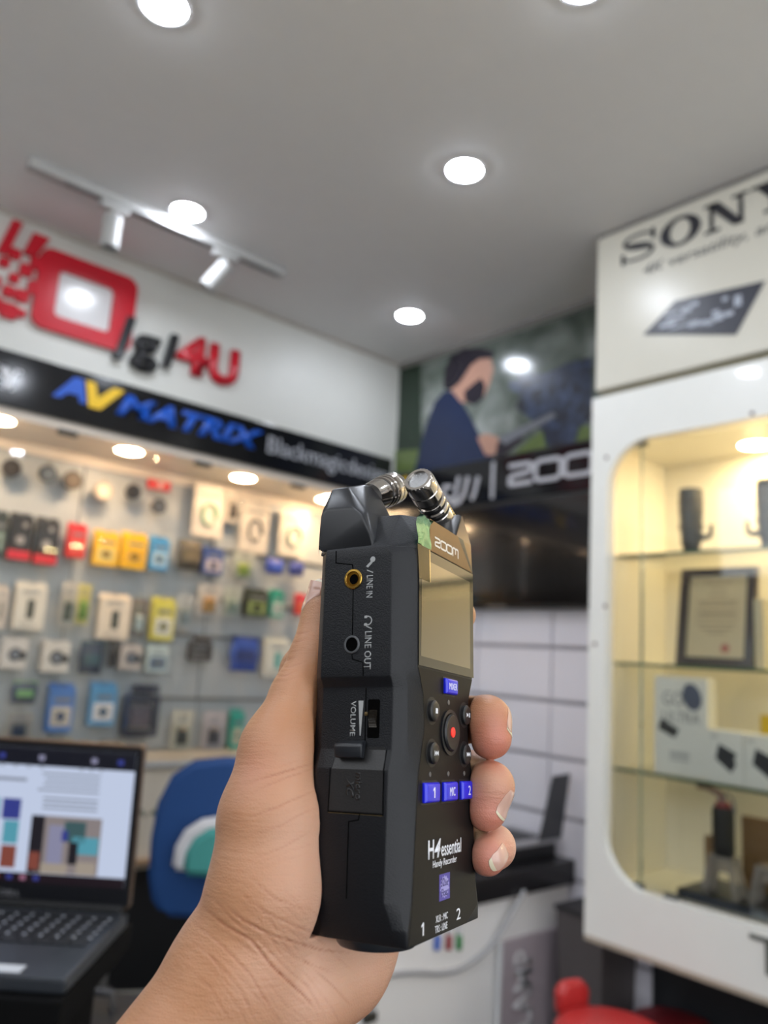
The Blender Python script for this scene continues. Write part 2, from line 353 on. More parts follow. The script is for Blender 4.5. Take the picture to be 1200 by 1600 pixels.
downlight(2.3, 3.08, ZR, .052, warm_m, 'warm lamp at the corner end of the soffit', 'soffit_lamp', 'ceiling light', 'warm lamps over the product wall')
downlight(0.1, 3.08, ZR, .052, warm_m, 'warm lamp beyond the left of the photo', 'soffit_lamp', 'ceiling light', 'warm lamps over the product wall')
YB = YL + .345
pb = empty('peg_board', (1.2, YB, 1.0))
b = bmesh.new()
for x0, x1 in ((-.4, .55), (.55, 1.17), (1.17, 1.80), (1.80, 2.56)): addbox(b, (x0 - 1.2 + .003, 0, .07), (x1 - 1.2 - .003, .014, 1.215), .002)
fin('panel', b, mat('peg_board_grey', (172, 178, 182), .45, var=.03), pb)
for z_, xa_, xb_ in ((1.945, 1.80, 2.54), (1.715, 1.82, 2.54), (1.545, 1.58, 2.54), (1.27, 1.62, 2.3)):
    b = bmesh.new(); addbox(b, (xa_ - 1.2, -.013, z_ - 1.0), (xb_ - 1.2, -.001, z_ - 1.0 + .012), .002); fin('rail', b, mat('rail_grey', (120, 118, 116), .4, .3), pb)
tag(pb, 'pale grey peg board wall behind the hanging packages', 'peg board')
gp = empty('recess_glass', (1.2, YL + .02, 1.06))
b = bmesh.new()
for x0, x1 in ((-.3, .62), (.63, 1.33), (1.34, 2.56)): addbox(b, (x0 - 1.2, 0, .0), (x1 - 1.2, .006, SB - .035 - 1.06), .001)
fin('pane', b, clear, gp)
for px, py in ((110, 668), (322, 716), (470, 755)):
    x, z = PY(px, py, YL); b = bmesh.new(); addbox(b, (x - 1.2 - .035, -.012, SB - 1.06 - .045), (x - 1.2 + .035, .016, SB - 1.06 - .015), .003); fin('clamp', b, black_pl, gp)
tag(gp, 'clear glass panes on black clamps in front of the products', 'glass')
# white cabinet under the recess
cb = empty('white_base_cabinet', (1.2, YL, 0)); b = bmesh.new()
addbox(b, (-1.5, -.02, .68), (1.36, .34, 1.045), .004); fin('body', b, mat('cream_laminate', (205, 196, 180), .4), cb)
b = bmesh.new(); addbox(b, (-1.5, .05, 0), (1.36, .34, .679)); fin('plinth', b, mat('plinth_black', (14, 14, 16), .6), cb)  # black lower part stands in for the shade below the cabinet front
b = bmesh.new(); addbox(b, (-1.5, -.04, 1.045), (1.36, .34, 1.06), .003); fin('ledge', b, mat('ledge_grey', (168, 168, 165), .35), cb)
b = bmesh.new(); text(b, Pl((0, -.021, 0), (1, 0, 0), (0, 0, 1)), 'A-4RT', .20, .865, .34, .895, 0, .001); fin('lettering', b, mat('dark_green_print', (60, 84, 70), .5), cb)
b = bmesh.new(); addbox(b, (.18, -.06, .70), (.34, -.02, .725), .008); fin('handle', b, mat('brass_pull', (190, 160, 130), .3, .6), cb)
tag(cb, 'cream base cabinet under the product recess, seen between laptop and blue chair', 'cabinet')

# ------------------------------------------------------------------ packages
stripe_m = mat('print_grey', (120, 122, 126), .5)
clear_pk = glass_mat('clear_blister', (.97, .98, .98), rough=.08)
wire_m = mat('hook_wire', (150, 150, 152), .3, .9)
def package(px, py, wp, hp, kind, c1, c2, name, cat, label, group, Y=3.19):
    x0 = at(px - wp / 2, py, 'Y', Y)[0]; x1 = at(px + wp / 2, py, 'Y', Y)[0]
    z1 = at(px, py - hp / 2, 'Y', Y)[2]; z0 = at(px, py + hp / 2, 'Y', Y)[2]; z0 = max(z0, 1.063); cx = (x0 + x1) / 2; w = abs(x1 - x0) * .96; h = z1 - z0
    e = empty(name, (cx, Y, z0)); pl = Pl((0, 0, 0), (1, 0, 0), (0, 0, 1)); m1 = col(c1, .4); m2 = col(c2, .4)
    def part(nm, mt, fn):
        b = bmesh.new(); fn(b); return fin(nm, b, mt, e)
    if kind in ('box', 'bluebox', 'cellbox'):
        part('carton', m1, lambda b: addbox(b, (-w / 2, 0, 0), (w / 2, .035, h * .9), .003))
        part('hang_tab', m1, lambda b: loopring(b, Pl((0, .033, 0), (1, 0, 0), (0, 0, 1)), rrect(-w * .5, h * .87, w * .5, h * 1.0, .003, 3), rrect(-w * .1, h * .95, w * .1, h * .975, .003, 3), 0, .002))
        if kind == 'box':
            part('printed_picture', m2, lambda b: poly(b, pl, rrect(-w * .12, h * .22, w * .12, h * .62, w * .05, 4), 0, .001))
            part('printed_text', stripe_m, lambda b: [poly(b, pl, [(-w * .32, z), (w * .2, z), (w * .2, z + h * .02), (-w * .32, z + h * .02)], 0, .0008) for z in (h * .74, h * .79, h * .1)])
        if kind == 'bluebox':
            part('printed_panel', m2, lambda b: poly(b, pl, rrect(-w * .38, h * .12, w * .38, h * .52, .003, 3), 0, .001))
            part('printed_text', stripe_m, lambda b: [poly(b, pl, [(-w * .32, z), (w * .3, z), (w * .3, z + h * .02), (-w * .32, z + h * .02)], 0, .0016) for z in (h * .2, h * .3, h * .4)])
        if kind == 'bluebox': part('printed_band', stripe_m, lambda b: poly(b, pl, [(-w * .3, h * .62), (w * .34, h * .62), (w * .34, h * .70), (-w * .3, h * .70)], 0, .001)); part('printed_mark', col(tuple(int(v * .55) for v in c1), .4), lambda b: poly(b, pl, ell(0, h * .32, w * .16, w * .16, 16), .0015, .001))
        if kind == 'cellbox':
            part('printed_panel', m2, lambda b: poly(b, pl, [(-w / 2, h * .02), (w / 2, h * .02), (w / 2, h * .2), (-w / 2, h * .2)], 0, .001))
            part('window', col((150, 146, 146), .3), lambda b: (poly(b, pl, ell(-w * .02, h * .42, w * .2, w * .2), 0, .001), poly(b, pl, ell(w * .12, h * .74, w * .11, w * .11), 0, .001)))
    elif kind == 'camera_box':
        part('carton', m1, lambda b: addbox(b, (-w / 2, 0, 0), (w / 2, .05, h * .92), .004))
        part('hang_tab', m1, lambda b: loopring(b, Pl((0, .048, 0), (1, 0, 0), (0, 0, 1)), rrect(-w * .5, h * .88, w * .5, h * 1.0, .005, 3), rrect(-w * .08, h * .94, w * .08, h * .975, .003, 3), 0, .002))
        part('printed_lens', m2, lambda b: (loopring(b, pl, ell(w * .02, h * .45, w * .27, w * .27), ell(w * .02, h * .45, w * .15, w * .15), 0, .001), poly(b, pl, rrect(w * .2, h * .3, w * .46, h * .55, .006, 3), 0, .001)))
        part('printed_lens_glass', col((120, 130, 146), .3), lambda b: poly(b, pl, ell(w * .02, h * .45, w * .15, w * .15), 0, .0014))
    elif kind == 'blister':
        part('backing_card', m1, lambda b: addbox(b, (-w / 2, .02, 0), (w / 2, .023, h), .001))
        part('item', m2, lambda b: hull(b, [(sx * w * a, y, zc) for sx in (-1, 1) for a, y, zc in ((.22, .004, h * .18), (.28, .018, h * .12), (.2, .004, h * .5), (.25, .018, h * .58))], .002))
        part('bubble', clear_pk, lambda b: addbox(b, (-w * .38, 0, h * .06), (w * .38, .02, h * .66), .004))
        part('printed_text', stripe_m, lambda b: [poly(b, Pl((0, .02, 0), (1, 0, 0), (0, 0, 1)), [(-w * .3, z), (w * .3, z), (w * .3, z + h * .03), (-w * .3, z + h * .03)], 0, .001) for z in (h * .74, h * .82)])
    elif kind == 'bag':
        def bag(b):
            n, mr = 8, 8; g = []
            for s in (-1, 1):
                rows = []
                for j in range(mr + 1):
                    v = j / mr; rows.append([b.verts.new(((u / n - .5) * w * (1 - .06 * math.sin(v * 9)), .015 + s * .015 * math.sin(math.pi * u / n) ** .5 * math.sin(math.pi * min(1, v * 1.05)) ** .5 if 0 < v < 1 else .015, v * h)) for u in range(n + 1)])
                for j in range(mr):
                    for u in range(n): b.faces.new((rows[j][u], rows[j][u + 1], rows[j + 1][u + 1], rows[j + 1][u]))
            bmesh.ops.remove_doubles(b, verts=b.verts, dist=1e-4)
        part('pouch', m1, bag)
        part('label_card', m2, lambda b: addbox(b, (-w * .36, -.006, h * .28), (w * .3, -.002, h * .62), .001))
        part('hang_tab', m2, lambda b: addbox(b, (-w * .45, .012, h * .88), (w * .45, .018, h * 1.02), .001))
    elif kind == 'filter':
        r = min(w, h) / 2
        def ring(b):
            pl2 = Pl((0, .012, h / 2), (1, 0, 0), (0, 0, 1)); loopring(b, pl2, ell(0, 0, r, r, 28), ell(0, 0, r * .72, r * .72, 28), -.008, .016)
        part('rim', m1, ring)
        part('filter_glass', m2, lambda b: lathe(b, (0, .006, h / 2), (0, 1, 0), [(0, r * .73), (.004, r * .73)], 28))
        part('hanger', col((170, 165, 158), .4), lambda b: tube(b, [(0, .012, h / 2 + r * .95), (0, .014, h / 2 + r + .02), (0, .02, h / 2 + r + .03)], .0015, 6))
    elif kind == 'cable':
        part('backing_card', m1, lambda b: addbox(b, (-w / 2, .016, 0), (w / 2, .02, h), .001))
        def coil(b):
            for k in range(3):
                tube(b, [(math.cos(t) * (w * .2 + k * .004), .01 - k * .002, h * .42 + math.sin(t) * h * .2) for t in np.linspace(-.3, 5.4, 22)], .0035, 6)
        part('coiled_cable', m2, coil)
        part('printed_text', stripe_m, lambda b: poly(b, Pl((0, .0155, 0), (1, 0, 0), (0, 0, 1)), [(-w * .35, h * .76), (w * .35, h * .76), (w * .35, h * .8), (-w * .35, h * .8)], 0, .001))
    elif kind == 'cage':
        part('frame', m1, lambda b: (loopring(b, Pl((0, .03, 0), (1, 0, 0), (0, 0, 1)), rrect(-w * .5, h * .05, w * .5, h * .8, .012, 4), rrect(-w * .36, h * .16, w * .36, h * .66, .008, 4), 0, .03), addbox(b, (-w * .3, .0, h * .82), (w * .45, .03, h * .98), .006)))
        part('mount_plate', m2, lambda b: addbox(b, (-w * .3, .01, h * .22), (w * .3, .02, h * .6), .004))
    # peg hook tip that carries it
    def hk(b): tube(b, [(0, .058, h * .965), (0, .03, h * .965), (0, -.012, h * .965), (0, -.018, h * .985)], .0018, 6)
    part('hook', wire_m, hk)
    return tag(e, label, cat, group)
G_A, G_B, G_C, G_D, G_E, G_F = ('filters and packets hanging in the top row of the product wall', 'boxes in the second row of the product wall', 'packets in the third row of the product wall',
    'packets in the fourth row of the product wall', 'packets in the fifth row of the product wall', 'packets in the bottom row of the product wall')
K = (34, 34, 38); WH = (214, 210, 200)
packs = [
 (19, 731, 32, 32, 'filter', (24, 22, 22), (44, 40, 38), 'lens_filter', 'lens filter', 'dark round lens filter hanging first at the left edge', G_A),
 (76, 740, 30, 34, 'filter', (16, 22, 28), (84, 94, 104), 'lens_filter', 'lens filter', 'black round lens filter with a shiny grey centre, second from the left edge', G_A),
 (115, 750, 32, 32, 'filter', (52, 44, 40), (96, 82, 68), 'lens_filter', 'lens filter', 'brown tinted round lens filter beside the shiny black one', G_A),
 (163, 767, 30, 30, 'filter', (160, 148, 136), (205, 192, 176), 'lens_filter', 'lens filter', 'pale ring shaped lens filter above the yellow boxes', G_A),
 (210, 768, 24, 30, 'filter', (16, 16, 20), (24, 24, 30), 'lens_filter', 'lens filter', 'small black lens cap hanging under the soffit lamp', G_A),
 (251, 757, 34, 16, 'box', (215, 40, 44), (235, 210, 205), 'red_tag', 'tag', 'bright red tag hanging above the blue box', G_A),
 (250, 791, 24, 24, 'filter', (56, 58, 64), (76, 80, 86), 'lens_filter', 'lens filter', 'dark grey lens filter hanging below the bright red tag', G_A),
 (329, 797, 50, 84, 'cable', (196, 190, 182), (90, 160, 120), 'cable_packet', 'packet', 'tall white packet with a green stripe, top row', G_A),
 (368, 790, 22, 52, 'blister', (206, 198, 188), (70, 66, 66), 'adapter_packet', 'packet', 'narrow pale packet with a dark end between two white cable packets', G_A),
 (401, 822, 46, 82, 'cable', (198, 192, 184), (50, 56, 58), 'cable_packet', 'packet', 'white packet showing a dark looped cable', G_A),
 (462, 832, 46, 74, 'cable', (196, 192, 184), (120, 150, 134), 'cable_packet', 'packet', 'white packet with a pale green cable next to the recorder', G_A),
 (-4, 832, 32, 74, 'bluebox', (40, 48, 46), (120, 140, 130), 'battery_box', 'box', 'black box cut by the left edge of the photo', G_B),
 (33, 838, 38, 76, 'cellbox', K, (200, 34, 56), 'battery_box', 'box', 'black box with a red base band, left one of the pair', G_B),
 (74, 845, 38, 76, 'cellbox', (38, 38, 42), (206, 36, 58), 'battery_box', 'box', 'black box with a red base band, right one of the pair beside the red box', G_B),
 (121, 844, 30, 56, 'bluebox', (206, 34, 40), (226, 70, 60), 'battery_box', 'box', 'small all red box between the black boxes and the yellow boxes', G_B),
 (167, 856, 40, 56, 'bluebox', (238, 186, 26), (228, 200, 110), 'memory_card_box', 'box', 'yellow box beside the red box', G_B),
 (211, 860, 40, 58, 'bluebox', (240, 190, 28), (232, 176, 30), 'memory_card_box', 'box', 'yellow box beside the light blue box', G_B),
 (250, 864, 30, 54, 'bluebox', (70, 150, 206), (170, 200, 220), 'memory_card_box', 'box', 'light blue box to the right of the yellow boxes', G_B),
 (298, 868, 40, 46, 'bag', (74, 68, 56), (110, 100, 80), 'mesh_pouch', 'pouch', 'olive brown mesh pouch in the second row', G_B),
 (334, 876, 32, 44, 'bluebox', (52, 78, 140), (190, 180, 190), 'adapter_box', 'box', 'navy blue box with a pale panel beside the olive pouch', G_B),
 (384, 884, 34, 42, 'blister', (170, 176, 170), (176, 190, 96), 'adapter_packet', 'packet', 'grey packet holding a round lime green item', G_B),
 (432, 885, 28, 24, 'bag', (34, 60, 160), (60, 90, 190), 'blue_pouch', 'pouch', 'small royal blue pouch between the lime packet and the recorder', G_B),
 (466, 889, 24, 22, 'bag', (44, 64, 150), (40, 50, 110), 'blue_pouch', 'pouch', 'smallest royal blue pouch, next to the thumb tip', G_B),
 (2, 948, 20, 70, 'box', (206, 196, 186), (90, 90, 88), 'cable_box', 'box', 'pale box cut by the left edge in the third row', G_C),
 (48, 946, 50, 76, 'box', WH, (60, 66, 64), 'cable_box', 'box', 'large white box with a green hanger near the left edge', G_C),
 (110, 944, 26, 70, 'blister', (190, 186, 178), (70, 84, 80), 'adapter_packet', 'packet', 'slim clear packet with a dark green item, third row', G_C),
 (133, 944, 22, 64, 'blister', (206, 196, 120), (120, 166, 66), 'adapter_packet', 'packet', 'slim packet with a yellow top and bright green item', G_C),
 (180, 963, 50, 72, 'box', (226, 214, 196), (70, 76, 72), 'cable_box', 'box', 'large cream box with a green hanger, right of the green and yellow packet', G_C),
 (220, 965, 26, 60, 'blister', (120, 112, 104), (196, 204, 198), 'adapter_packet', 'packet', 'brown backed packet with a pale item beside the cream box', G_C),
 (256, 967, 36, 68, 'bluebox', (206, 200, 90), (214, 216, 204), 'adapter_box', 'box', 'yellow edged white box in the middle of the third row', G_C),
 (292, 955, 26, 50, 'blister', (182, 188, 190), (150, 160, 160), 'adapter_packet', 'packet', 'frosted grey packet beside the yellow edged box', G_C),
 (330, 938, 38, 52, 'blister', (190, 188, 184), (196, 150, 90), 'adapter_packet', 'packet', 'pale packet with an orange brown item', G_C),
 (366, 940, 26, 46, 'blister', (180, 188, 180), (150, 164, 150), 'adapter_packet', 'packet', 'pale green packet between the orange item and the dark green pack', G_C),
 (402, 942, 36, 46, 'bluebox', (62, 68, 58), (130, 150, 84), 'adapter_box', 'box', 'dark green box with a lime print', G_C),
 (434, 943, 20, 44, 'bluebox', (30, 150, 130), (200, 206, 204), 'adapter_box', 'box', 'slim teal box beside the dark green box', G_C),
 (473, 944, 16, 34, 'bluebox', (206, 44, 60), (222, 120, 60), 'adapter_box', 'box', 'small red box just left of the thumb', G_C),
 (23, 1020, 42, 52, 'camera_box', (200, 198, 196), (50, 54, 64), 'webcam_box', 'box', 'white box printed with a round lens, left one of the pair', G_D),
 (88, 1025, 44, 52, 'camera_box', (206, 204, 200), (64, 66, 70), 'webcam_box', 'box', 'white box printed with a round lens, right one of the pair', G_D),
 (144, 1028, 38, 50, 'bag', (46, 60, 84), (54, 84, 96), 'cable_pouch', 'pouch', 'navy pouch with a dull green print, fourth row', G_D),
 (180, 1022, 14, 42, 'blister', (86, 78, 72), (44, 40, 40), 'adapter_packet', 'packet', 'narrow dark brown packet in the fourth row', G_D),
 (205, 1026, 34, 42, 'camera_box', (184, 178, 174), (40, 48, 58), 'webcam_box', 'box', 'small grey white box with a dark lens right of the navy pouch', G_D),
 (247, 1028, 34, 44, 'bluebox', (186, 204, 206), (90, 110, 140), 'adapter_box', 'box', 'pale aqua box with a blue foot', G_D),
 (315, 1015, 36, 40, 'cage', (70, 68, 70), (96, 94, 94), 'phone_clamp', 'clamp', 'dark grey phone clamp hanging alone', G_D),
 (385, 1022, 46, 54, 'bag', (34, 70, 160), (24, 44, 110), 'blue_pouch', 'pouch', 'large bright blue pouch left of the hand', G_D),
 (434, 1027, 40, 62, 'box', (204, 206, 198), (70, 160, 156), 'cable_box', 'box', 'white box with a teal print touching the hand outline', G_D),
 (40, 1082, 42, 34, 'bag', (50, 66, 100), (110, 160, 110), 'cable_pouch', 'pouch', 'navy and green pouch low at the left, above the laptop', G_E),
 (32, 1136, 44, 44, 'blister', (150, 150, 148), (50, 66, 90), 'adapter_packet', 'packet', 'clear packet with a navy item half hidden by the laptop lid', G_E, 3.16),
 (96, 1106, 42, 76, 'bluebox', (64, 116, 190), (196, 190, 180), 'light_box', 'box', 'blue topped box with an orange foot above the laptop', G_E),
 (162, 1100, 42, 68, 'bluebox', (86, 150, 200), (222, 222, 226), 'light_box', 'box', 'light blue topped box with a white panel, fifth row', G_E),
 (222, 1112, 56, 88, 'cage', (48, 54, 72), (96, 92, 104), 'camera_cage', 'cage', 'large dark navy metal cage right of the blue topped boxes', G_E),
 (287, 1145, 34, 68, 'blister', (196, 196, 184), (62, 66, 66), 'adapter_packet', 'packet', 'tall cream packet with a dark grey item above the blue chair', G_F),
 (337, 1148, 34, 70, 'blister', (188, 182, 188), (70, 70, 78), 'adapter_packet', 'packet', 'tall pinkish packet with a dark connector above the blue chair', G_F),
 (372, 1140, 20, 64, 'bluebox', (50, 160, 150), (190, 190, 170), 'adapter_box', 'box', 'teal edged box partly behind the hand', G_F),
 (50, 1166, 30, 22, 'bag', (60, 62, 66), (90, 120, 90), 'cable_pouch', 'pouch', 'dark grey pouch just over the laptop lid', G_F),
 (92, 1170, 46, 26, 'bag', (176, 158, 80), (150, 130, 60), 'cable_pouch', 'pouch', 'mustard yellow pouch just over the laptop lid', G_F),
 (132, 1172, 26, 26, 'bag', (60, 56, 58), (100, 90, 90), 'cable_pouch', 'pouch', 'black pouch beside the mustard pouch', G_F),
 (172, 1172, 40, 30, 'bag', (128, 124, 116), (70, 66, 66), 'cable_pouch', 'pouch', 'grey and black pouch under the light blue topped box', G_F),
 (218, 1176, 26, 22, 'bag', (150, 70, 60), (180, 170, 150), 'cable_pouch', 'pouch', 'reddish pouch under the dark metal cage', G_F),
]
for a in packs: package(*a)

# ------------------------------------------------------------------ back wall: poster, brand sign, television
po = empty('wall_poster', (XB, 2.0, 2.42)); OP = Vector((-XB, -2.0, -2.42)); XPo = XB - .004
def gradmat(name, stops, scale=6, detail=4, dist=.5, rough=.3):
    M = bpy.data.materials.new(name); M.use_nodes = True; nt = M.node_tree; b = nt.nodes['Principled BSDF']; b.inputs['Roughness'].default_value = rough
    tc = nt.nodes.new('ShaderNodeTexCoord'); nz = nt.nodes.new('ShaderNodeTexNoise'); nz.inputs['Scale'].default_value = scale; nz.inputs['Detail'].default_value = detail; nz.inputs['Distortion'].default_value = dist
    r = nt.nodes.new('ShaderNodeValToRGB'); nt.links.new(tc.outputs['Object'], nz.inputs['Vector']); nt.links.new(nz.outputs[0], r.inputs[0]); nt.links.new(r.outputs[0], b.inputs['Base Color'])
    el = r.color_ramp.elements
    while len(el) < len(stops): el.new(.5)
    for e_, (p, c) in zip(el, stops): e_.position = p; e_.color = lin(c) + (1,)
    return M
m_bg = gradmat('poster_foliage', [(.3, (52, 62, 56)), (.45, (84, 92, 84)), (.6, (112, 118, 112)), (.75, (150, 154, 150))], 5)
m_bg.node_tree.nodes['Principled BSDF'].inputs['Roughness'].default_value = .18
m_navy = mat('poster_navy', (20, 34, 66), .2, var=.2, vscale=9); m_skin = mat('poster_skin', (170, 130, 112), .2, var=.1); m_hair = mat('poster_hair', (38, 34, 42), .2)
m_rig = gradmat('poster_rig', [(.3, (14, 18, 28)), (.5, (34, 44, 66)), (.7, (58, 74, 104))], 22); m_green = mat('poster_green', (92, 108, 62), .2, var=.3); m_greym = mat('poster_grey', (110, 112, 118), .25); m_dg = mat('poster_dark_green', (30, 48, 34), .25, var=.2)
Q = lambda pts: [PX(x, y, XPo) for x, y in pts]
zq = lambda pts: [PX(600 + x / 3.138, 450 + y / 3.138, XPo) for x, y in pts]
b = bmesh.new(); pl = plX(XPo)
poly(b, pl, [(-2.905, 2.40), (-1.49, 2.40), (-1.49, 2.965), (-2.905, 2.965)], -.001, .003, 0)
poly(b, pl, zq([(80, 365), (180, 350), (190, 900), (60, 905)]), .0021, .0002, 7)
poly(b, pl, zq([(55, 800), (170, 790), (170, 900), (55, 905)]), .0024, .0002, 4)
poly(b, pl, zq([(150, 905), (200, 700), (250, 560), (300, 505), (350, 510), (420, 620), (470, 720), (520, 800), (560, 850), (300, 890)]), .003, .0003, 1)
poly(b, pl, zq([(330, 500), (340, 420), (400, 380), (470, 350), (525, 340), (540, 400), (520, 470), (490, 540), (430, 570), (380, 560)]), .0035, .0003, 2)
poly(b, pl, zq([(295, 470), (300, 400), (330, 340), (390, 300), (480, 295), (540, 310), (535, 345), (470, 350), (430, 380), (405, 420), (370, 470), (330, 500), (300, 500)]), .004, .0003, 3)
poly(b, pl, zq([(440, 470), (480, 440), (500, 480), (490, 540), (450, 575), (400, 560), (395, 510)]), .0043, .0003, 3)
poly(b, pl, zq([(460, 735), (500, 715), (560, 730), (575, 780), (540, 820), (500, 820)]), .0043, .0003, 2)
poly(b, pl, zq([(620, 830), (700, 760), (780, 700), (900, 660), (1015, 680), (1015, 760), (860, 790)]), .0046, .0003, 4)
poly(b, pl, zq([(610, 470), (700, 430), (800, 420), (900, 370), (1020, 340), (1025, 640), (960, 690), (940, 770), (800, 780), (780, 700), (720, 640), (650, 590), (670, 520), (620, 500)]), .005, .0003, 5)
poly(b, pl, zq([(560, 740), (830, 610), (850, 630), (600, 770)]), .0055, .0003, 6)
poly(b, pl, zq([(545, 860), (560, 760), (600, 740), (660, 700), (690, 740), (620, 800)]), .0053, .0003, 3)
bmesh.ops.translate(b, vec=OP, verts=b.verts)
fin('print', b, [m_bg, m_navy, m_skin, m_hair, m_green, m_rig, m_greym, m_dg], po)
b = bmesh.new(); addbox(b, (XB - .012, 1.49, 2.385), (XB - .001, 2.905, 2.402)); bmesh.ops.translate(b, vec=OP, verts=b.verts); fin('frame', b, black_pl, po)
tag(po, 'glossy wall poster of a bearded person in a navy shirt working a film camera', 'poster')

sg = empty('brand_sign_board', (XB - .05, 2.0, 2.19)); OS = Vector((-XB + .05, -2.0, -2.19)); XS = XB - .05
b = bmesh.new(); addbox(b, (XS, 1.49, 2.19), (XB - .001, 2.895, 2.384), .003); bmesh.ops.translate(b, vec=OS, verts=b.verts); fin('panel', b, black_gloss, sg)
signw = mat('sign_white', (186, 186, 192), .4)
def spart(name, mt, fn):
    b = bmesh.new(); fn(b, plX(XS - .001)); bmesh.ops.translate(b, vec=OS, verts=b.verts); return fin(name, b, mt, sg)
def dji(b, pl):
    T = lambda pts: [PX(600 + x / 3.138, 450 + y / 3.138, XS) for x, y in pts]
    ribbon(b, pl, T([(335, 975), (300, 975), (290, 1010), (320, 1040), (350, 1030), (370, 925)]), .018, 0, .004)
    ribbon(b, pl, T([(415, 925), (395, 1010), (370, 1050), (330, 1062)]), .02, 0, .004)
    ribbon(b, pl, T([(465, 925), (445, 1010), (430, 1040)]), .018, 0, .004)
spart('lettering', signw, dji)
z0 = at(800, 760, 'X', XS)
a1 = PX(600 + 610 / 3.138, 450 + 940 / 3.138, XS); a2 = PX(600 + 1000 / 3.138, 450 + 905 / 3.138, XS)
lw = (a2[0] - a1[0]) / 2.95 * 4.3
spart('lettering', signw, lambda b, pl: zoom_logo(b, pl, a1[0], 2.245, a1[0] + lw, 2.345, 0, .004))
dv = PX(600 + 535 / 3.138, 450 + 950 / 3.138, XS)
spart('divider', signw, lambda b, pl: poly(b, pl, rrect(dv[0] - .008, 2.205, dv[0] + .008, 2.37, .004, 3), 0, .003))
yd = PX(634, 752, XS)
spart('emblem', yel, lambda b, pl: poly(b, pl, ell(yd[0], yd[1] - .01, .03, .03), 0, .003))
tag(sg, 'black brand board with white dji and ZOOM lettering below the poster', 'sign')

tv = empty('television', (XB - .06, 2.2, 1.73)); OT = Vector((-XB + .06, -2.2, -1.73))
b = bmesh.new(); addbox(b, (XB - .07, 1.55, 1.735), (XB - .005, 2.72, 2.18), .004); bmesh.ops.translate(b, vec=OT, verts=b.verts); fin('casing', b, black_pl, tv)
b = bmesh.new(); addbox(b, (XB - .0725, 1.57, 1.75), (XB - .069, 2.70, 2.165), .0005); bmesh.ops.translate(b, vec=OT, verts=b.verts)
fin('screen', b, mat('dark_screen', (10, 8, 8), .16, var=.0, coat=.5), tv)
b = bmesh.new(); addbox(b, (XB - .075, 2.1, 1.737), (XB - .07, 2.2, 1.747), .0005); bmesh.ops.translate(b, vec=OT, verts=b.verts); fin('logo', b, steel, tv)
tag(tv, 'black wall television switched off, under the dji and ZOOM board', 'television')

# ------------------------------------------------------------------ Sony panel + display cabinet
XC = 2.18
sp = empty('brand_sign', (XC, 1.0, 2.43)); OC = Vector((-XC, -1.0, -2.43))
b = bmesh.new(); addbox(b, (XC, YR + .01, 2.43), (XB - .001, 1.47, 2.985), .006); bmesh.ops.translate(b, vec=OC, verts=b.verts)
fin('panel', b, mat('ivory_panel', (212, 208, 194), .3, var=.02), sp)
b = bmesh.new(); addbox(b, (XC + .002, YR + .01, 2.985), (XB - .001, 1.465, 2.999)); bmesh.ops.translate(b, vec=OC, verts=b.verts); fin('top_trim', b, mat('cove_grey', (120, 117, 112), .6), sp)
XP = XC - .001
def cpart(name, mt, fn):
    b = bmesh.new(); fn(b, plX(XP)); bmesh.ops.translate(b, vec=OC, verts=b.verts); return fin(name, b, mt, sp)
z8 = lambda x, y: PX(900 + x / 3.477, 240 + y / 3.477, XP)
s0 = z8(232, 560)[0]; s1 = z8(948, 290)[0]
zt = z8(420, 420); zb = z8(240, 625)
letter_w = (s1 - s0) / 3 * .99
cpart('lettering', mat('grey_black_letter', (46, 46, 52), .35), lambda b, pl: serif_word(b, pl, 'SONY', s0, z8(240, 615)[1], s0 + letter_w * 4.05, z8(390, 415)[1], 0, .004))
t0 = z8(365, 660); t1 = z8(750, 530)
cpart('lettering', mat('grey_print', (92, 92, 92), .5), lambda b, pl: (text(b, pl, '4K versatility, anywhere.', t0[0], t0[1] - .012, t0[0] + .62, t0[1] + .032, 0, .001, shear=.25)))
c4 = [z8(365, 985), z8(540, 800), z8(1030, 690), z8(870, 985)]
cpart('printed_picture', mat('print_charcoal', (52, 54, 64), .35), lambda b, pl: poly(b, pl, c4, 0, .001))
def specks(b, pl):
    for x, y, w_, h_ in ((500, 930, 60, 14), (540, 900, 70, 10), (520, 870, 50, 8), (600, 850, 40, 20), (640, 820, 36, 16), (640, 925, 40, 20), (690, 920, 26, 16), (730, 915, 30, 20), (770, 890, 40, 28), (760, 860, 26, 12), (830, 870, 34, 18), (880, 800, 26, 40), (810, 790, 20, 16), (560, 940, 80, 6)):
        p = z8(x, y); s = .00085; poly(b, pl, rrect(p[0] - w_ * s / 2, p[1] - h_ * s / 2, p[0] + w_ * s / 2, p[1] + h_ * s / 2, .002, 2), .001, .0006)
cpart('printed_specks', mat('print_light', (170, 176, 188), .4), specks)
tag(sp, 'large ivory wall panel with black SONY lettering above the display cabinet', 'sign')

